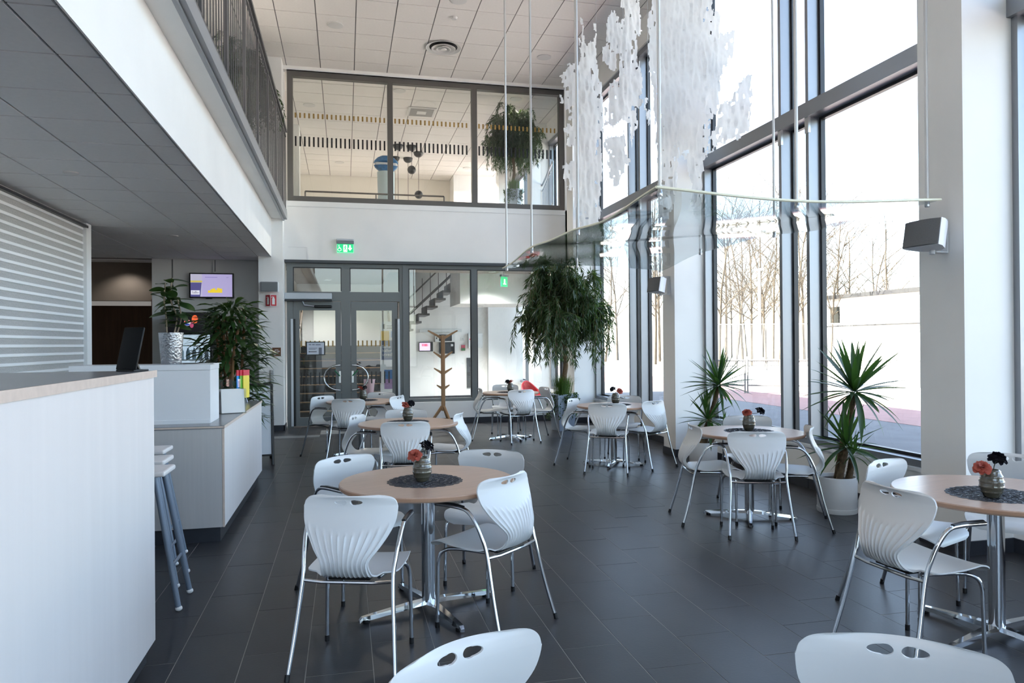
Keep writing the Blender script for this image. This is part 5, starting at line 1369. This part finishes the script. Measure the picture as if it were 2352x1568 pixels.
# pink bucket
bk = pY(848, 905, 14.6)
pk = thing('pink_bucket', 'pale pink bucket on the floor behind the right door leaf', 'bucket', (bk.x, 14.6, 0))
MB().lathe([(0, .52), (.085, .52), (.115, .80), (.122, .80), (.122, .815), (.11, .815), (.085, .54), (0, .54)], 28).build('bucket_shell', M('pink_plastic', rgb(222, 186, 198), .45), pk, True, 40)
MB().bbox(-.14, -.14, 0, .14, .14, .52, .01).build('stand', M('grey_box', rgb(150, 152, 154), .5), pk)
# framed sign on the left door glass
fsn = thing('framed_door_sign', 'black framed notice with an arrow hanging on the left door glass', 'sign', tuple(pY(725, 800, YD + .02)))
MB().box(-.17, -.03, -.125, .17, -.012, .125).build('frame', BLACK, fsn)
nt_ = MB().box(-.15, -.034, -.108, .15, -.03, .108).build('notice_sheet', M('notice_white', rgb(206, 212, 224), .5), fsn)
NI = M('notice_ink', rgb(120, 126, 146), .6); ND = M('notice_dark', rgb(20, 26, 44), .6)
MB().box(-.12, -.036, .062, -.075, -.034, .078).box(-.06, -.036, .062, -.015, -.034, .078).box(.0, -.036, .06, .09, -.034, .076).box(-.12, -.036, .0, .03, -.034, .01).box(-.12, -.036, -.02, .0, -.034, -.01).build('print_line', NI, nt_)
MB().prism([(-.125, -.058), (-.108, -.042), (-.108, -.052), (.02, -.052), (.02, -.064), (-.108, -.064), (-.108, -.074)], -.036, -.034, lambda a, b, c: (a, c, b)).build('arrow', ND, nt_)
MB().box(.055, -.036, -.108, .11, -.034, .015).build('picture', M('notice_picture', rgb(110, 116, 130), .6), nt_)
# devices on the entrance wall
DY = 19.2
def dev(name, label, cat, x0, y0, x1, y1, depth, mat, screen=None):
    a = pY(x0, y1, DY); b = pY(x1, y0, DY); c = Vector(((a.x + b.x) / 2, DY, (a.z + b.z) / 2)); hw, hh = (b.x - a.x) / 2, (b.z - a.z) / 2
    t = thing(name, label, cat, tuple(c)); MB().bbox(-hw, -depth, -hh, hw, 0, hh, .006).build('casing', mat, t)
    if screen:
        for (n_, u0, v0, u1, v1, m_) in screen: MB().box(hw * u0, -depth - .004, hh * v0, hw * u1, -depth - .0002, hh * v1).build(n_, m_, t)
    return t
LAV = emis('panel_lavender', (200, 180, 214), .5); RDD = emis('panel_red', (180, 30, 60), .5); BXW = M('box_white', rgb(220, 222, 222), .45)
dev('wall_tablet', 'black wall tablet with a lavender and red display', 'tablet', 962, 785, 994, 807, .05, BLACK, [('screen', -.92, -.82, .6, .82, LAV), ('display_mark', -.6, .1, .3, .6, RDD)])
dev('alarm_panel', 'white alarm panel with a dark window behind the coat stand', 'control panel', 998, 766, 1043, 785, .12, BXW, [('window', -.6, -.8, .7, .8, BLACK), ('key', -.9, -.3, -.78, .1, BLACK)])
dev('black_wall_box', 'black box below the alarm panel behind the coat stand', 'control panel', 1009, 786, 1043, 812, .1, BLACK, [('label_sticker', .5, .3, .8, .7, PAP)])
dev('cable_trunking', 'white horizontal cable trunking on the entrance wall', 'cable duct', 963, 756, 1060, 763, .05, BXW)
dev('white_wall_cabinet', 'white wall cabinet crossing the inner window mullion', 'cabinet', 1074, 765, 1106, 799, .15, BXW, [('indicator', -.85, .1, -.6, .25, RDD), ('notice', .3, .4, .8, .9, PAP)])
dev('call_point', 'small red and green alarm call point on the entrance wall', 'call point', 1059, 792, 1068, 805, .05, M('call_red', rgb(190, 60, 80), .5), [('green_half', -1, -1, 1, -.1, M('call_green', rgb(60, 120, 70), .5))])
dev('key_plate', 'small keyed plate on the white entrance wall', 'switch', 1058, 774, 1067, 782, .02, BXW, [('key', -.5, -.3, .3, .3, STEEL)])
dev('dark_wall_grille', 'tall dark grille low on the entrance wall', 'grille', 1072, 821, 1097, 890, .04, M('grille_dark', rgb(62, 64, 66), .5))
# hanging exit sign, side entrance
ge = thing('hanging_exit_sign', 'small green exit sign hanging askew behind the inner window', 'exit sign', tuple(pY(1158, 647, 15.4)), R(35))
MB().box(-.1, -.01, -.11, .1, .01, .11).build('green_plate', emis('exit_green', (24, 190, 120), .3), ge)
MB().box(-.02, -.014, -.05, .02, -.01, .06).box(-.05, -.014, -.06, .05, -.01, -.04).build('pictogram', EW, ge)
MB().box(-.11, -.03, .11, .11, .03, .15).build('lamp_housing', M('sign_housing', rgb(116, 122, 128), .45, .3), ge)
MB().tube([(0, 0, .15), (0, 0, SZ - pY(1158, 647, 15.4).z + .02)], .008, 6).build('hanger', STEEL, ge)
# red tub chair
rc = pY(1224, 905, 14.7)
rt_ = thing('red_tub_chair', 'red tub chair with a black base beyond the inner window', 'chair', (rc.x, 14.75, 0), R(25))
RDC = M('red_leather', rgb(188, 30, 40), .4)
MB().bbox(-.2, -.18, .32, .2, .16, .42, .03).build('seat', RDC, rt_, True)
sh_ = MB(); n = 16; vs = []
for i in range(n + 1):
    a = PI * (-.12 + 1.24 * i / n); top = .48 + .22 * math.sin(max(0, min(PI, a))) ** 1.5
    for (rr, z) in ((.215, .34), (.235, top), (.215, top + .01), (.19, top - .01), (.185, .36)): vs.append((rr * math.cos(a), rr * math.sin(a), z))
fs = [(i * 5 + k, i * 5 + (k + 1) % 5, (i + 1) * 5 + (k + 1) % 5, (i + 1) * 5 + k) for i in range(n) for k in range(5)] + [(0, 1, 2, 3, 4), tuple(n * 5 + k for k in (4, 3, 2, 1, 0))]
sh_.add(vs, fs); sh_.build('backrest', RDC, rt_, True, 50)
MB().bbox(-.18, -.16, .06, .18, .18, .33, .02).build('base', BLACK, rt_)
for a in (-1, 1):
    for b in (-1, 1): MB().tube([(a * .15, b * .14, 0), (a * .15, b * .14, .08)], .018, 8).build('leg', BLACK, rt_)
# coat stand
cst = thing('coat_stand', 'pale wooden coat stand with forked pegs before the inner window', 'coat stand', (pY(1018, 900, 13.15).x, 13.15, 0))
MB().bbox(-.035, -.035, .28, .035, .035, 1.66, .01).build('pole', SUNW, cst)
for k in range(3):
    a = 2 * PI * k / 3 - PI / 2 + .5
    MB().tube([(math.cos(a) * .02, math.sin(a) * .02, .36), (math.cos(a) * .27, math.sin(a) * .27, .012)], [.03, .022], 6).build('foot', SUNW, cst)
for (z_, w_, hh) in ((1.58, .28, .16), (1.22, .18, .13), (.94, .17, .11), (.66, .12, .08)):
    for s_ in (-1, 1):
        MB().prism([(s_ * .02, z_), (s_ * .02, z_ + .06), (s_ * w_ * .95, z_ + hh + .02), (s_ * w_, z_ + hh - .0)], -.014, .014, lambda a, b, c: (a, c, b)).build('peg', SUNW, cst)
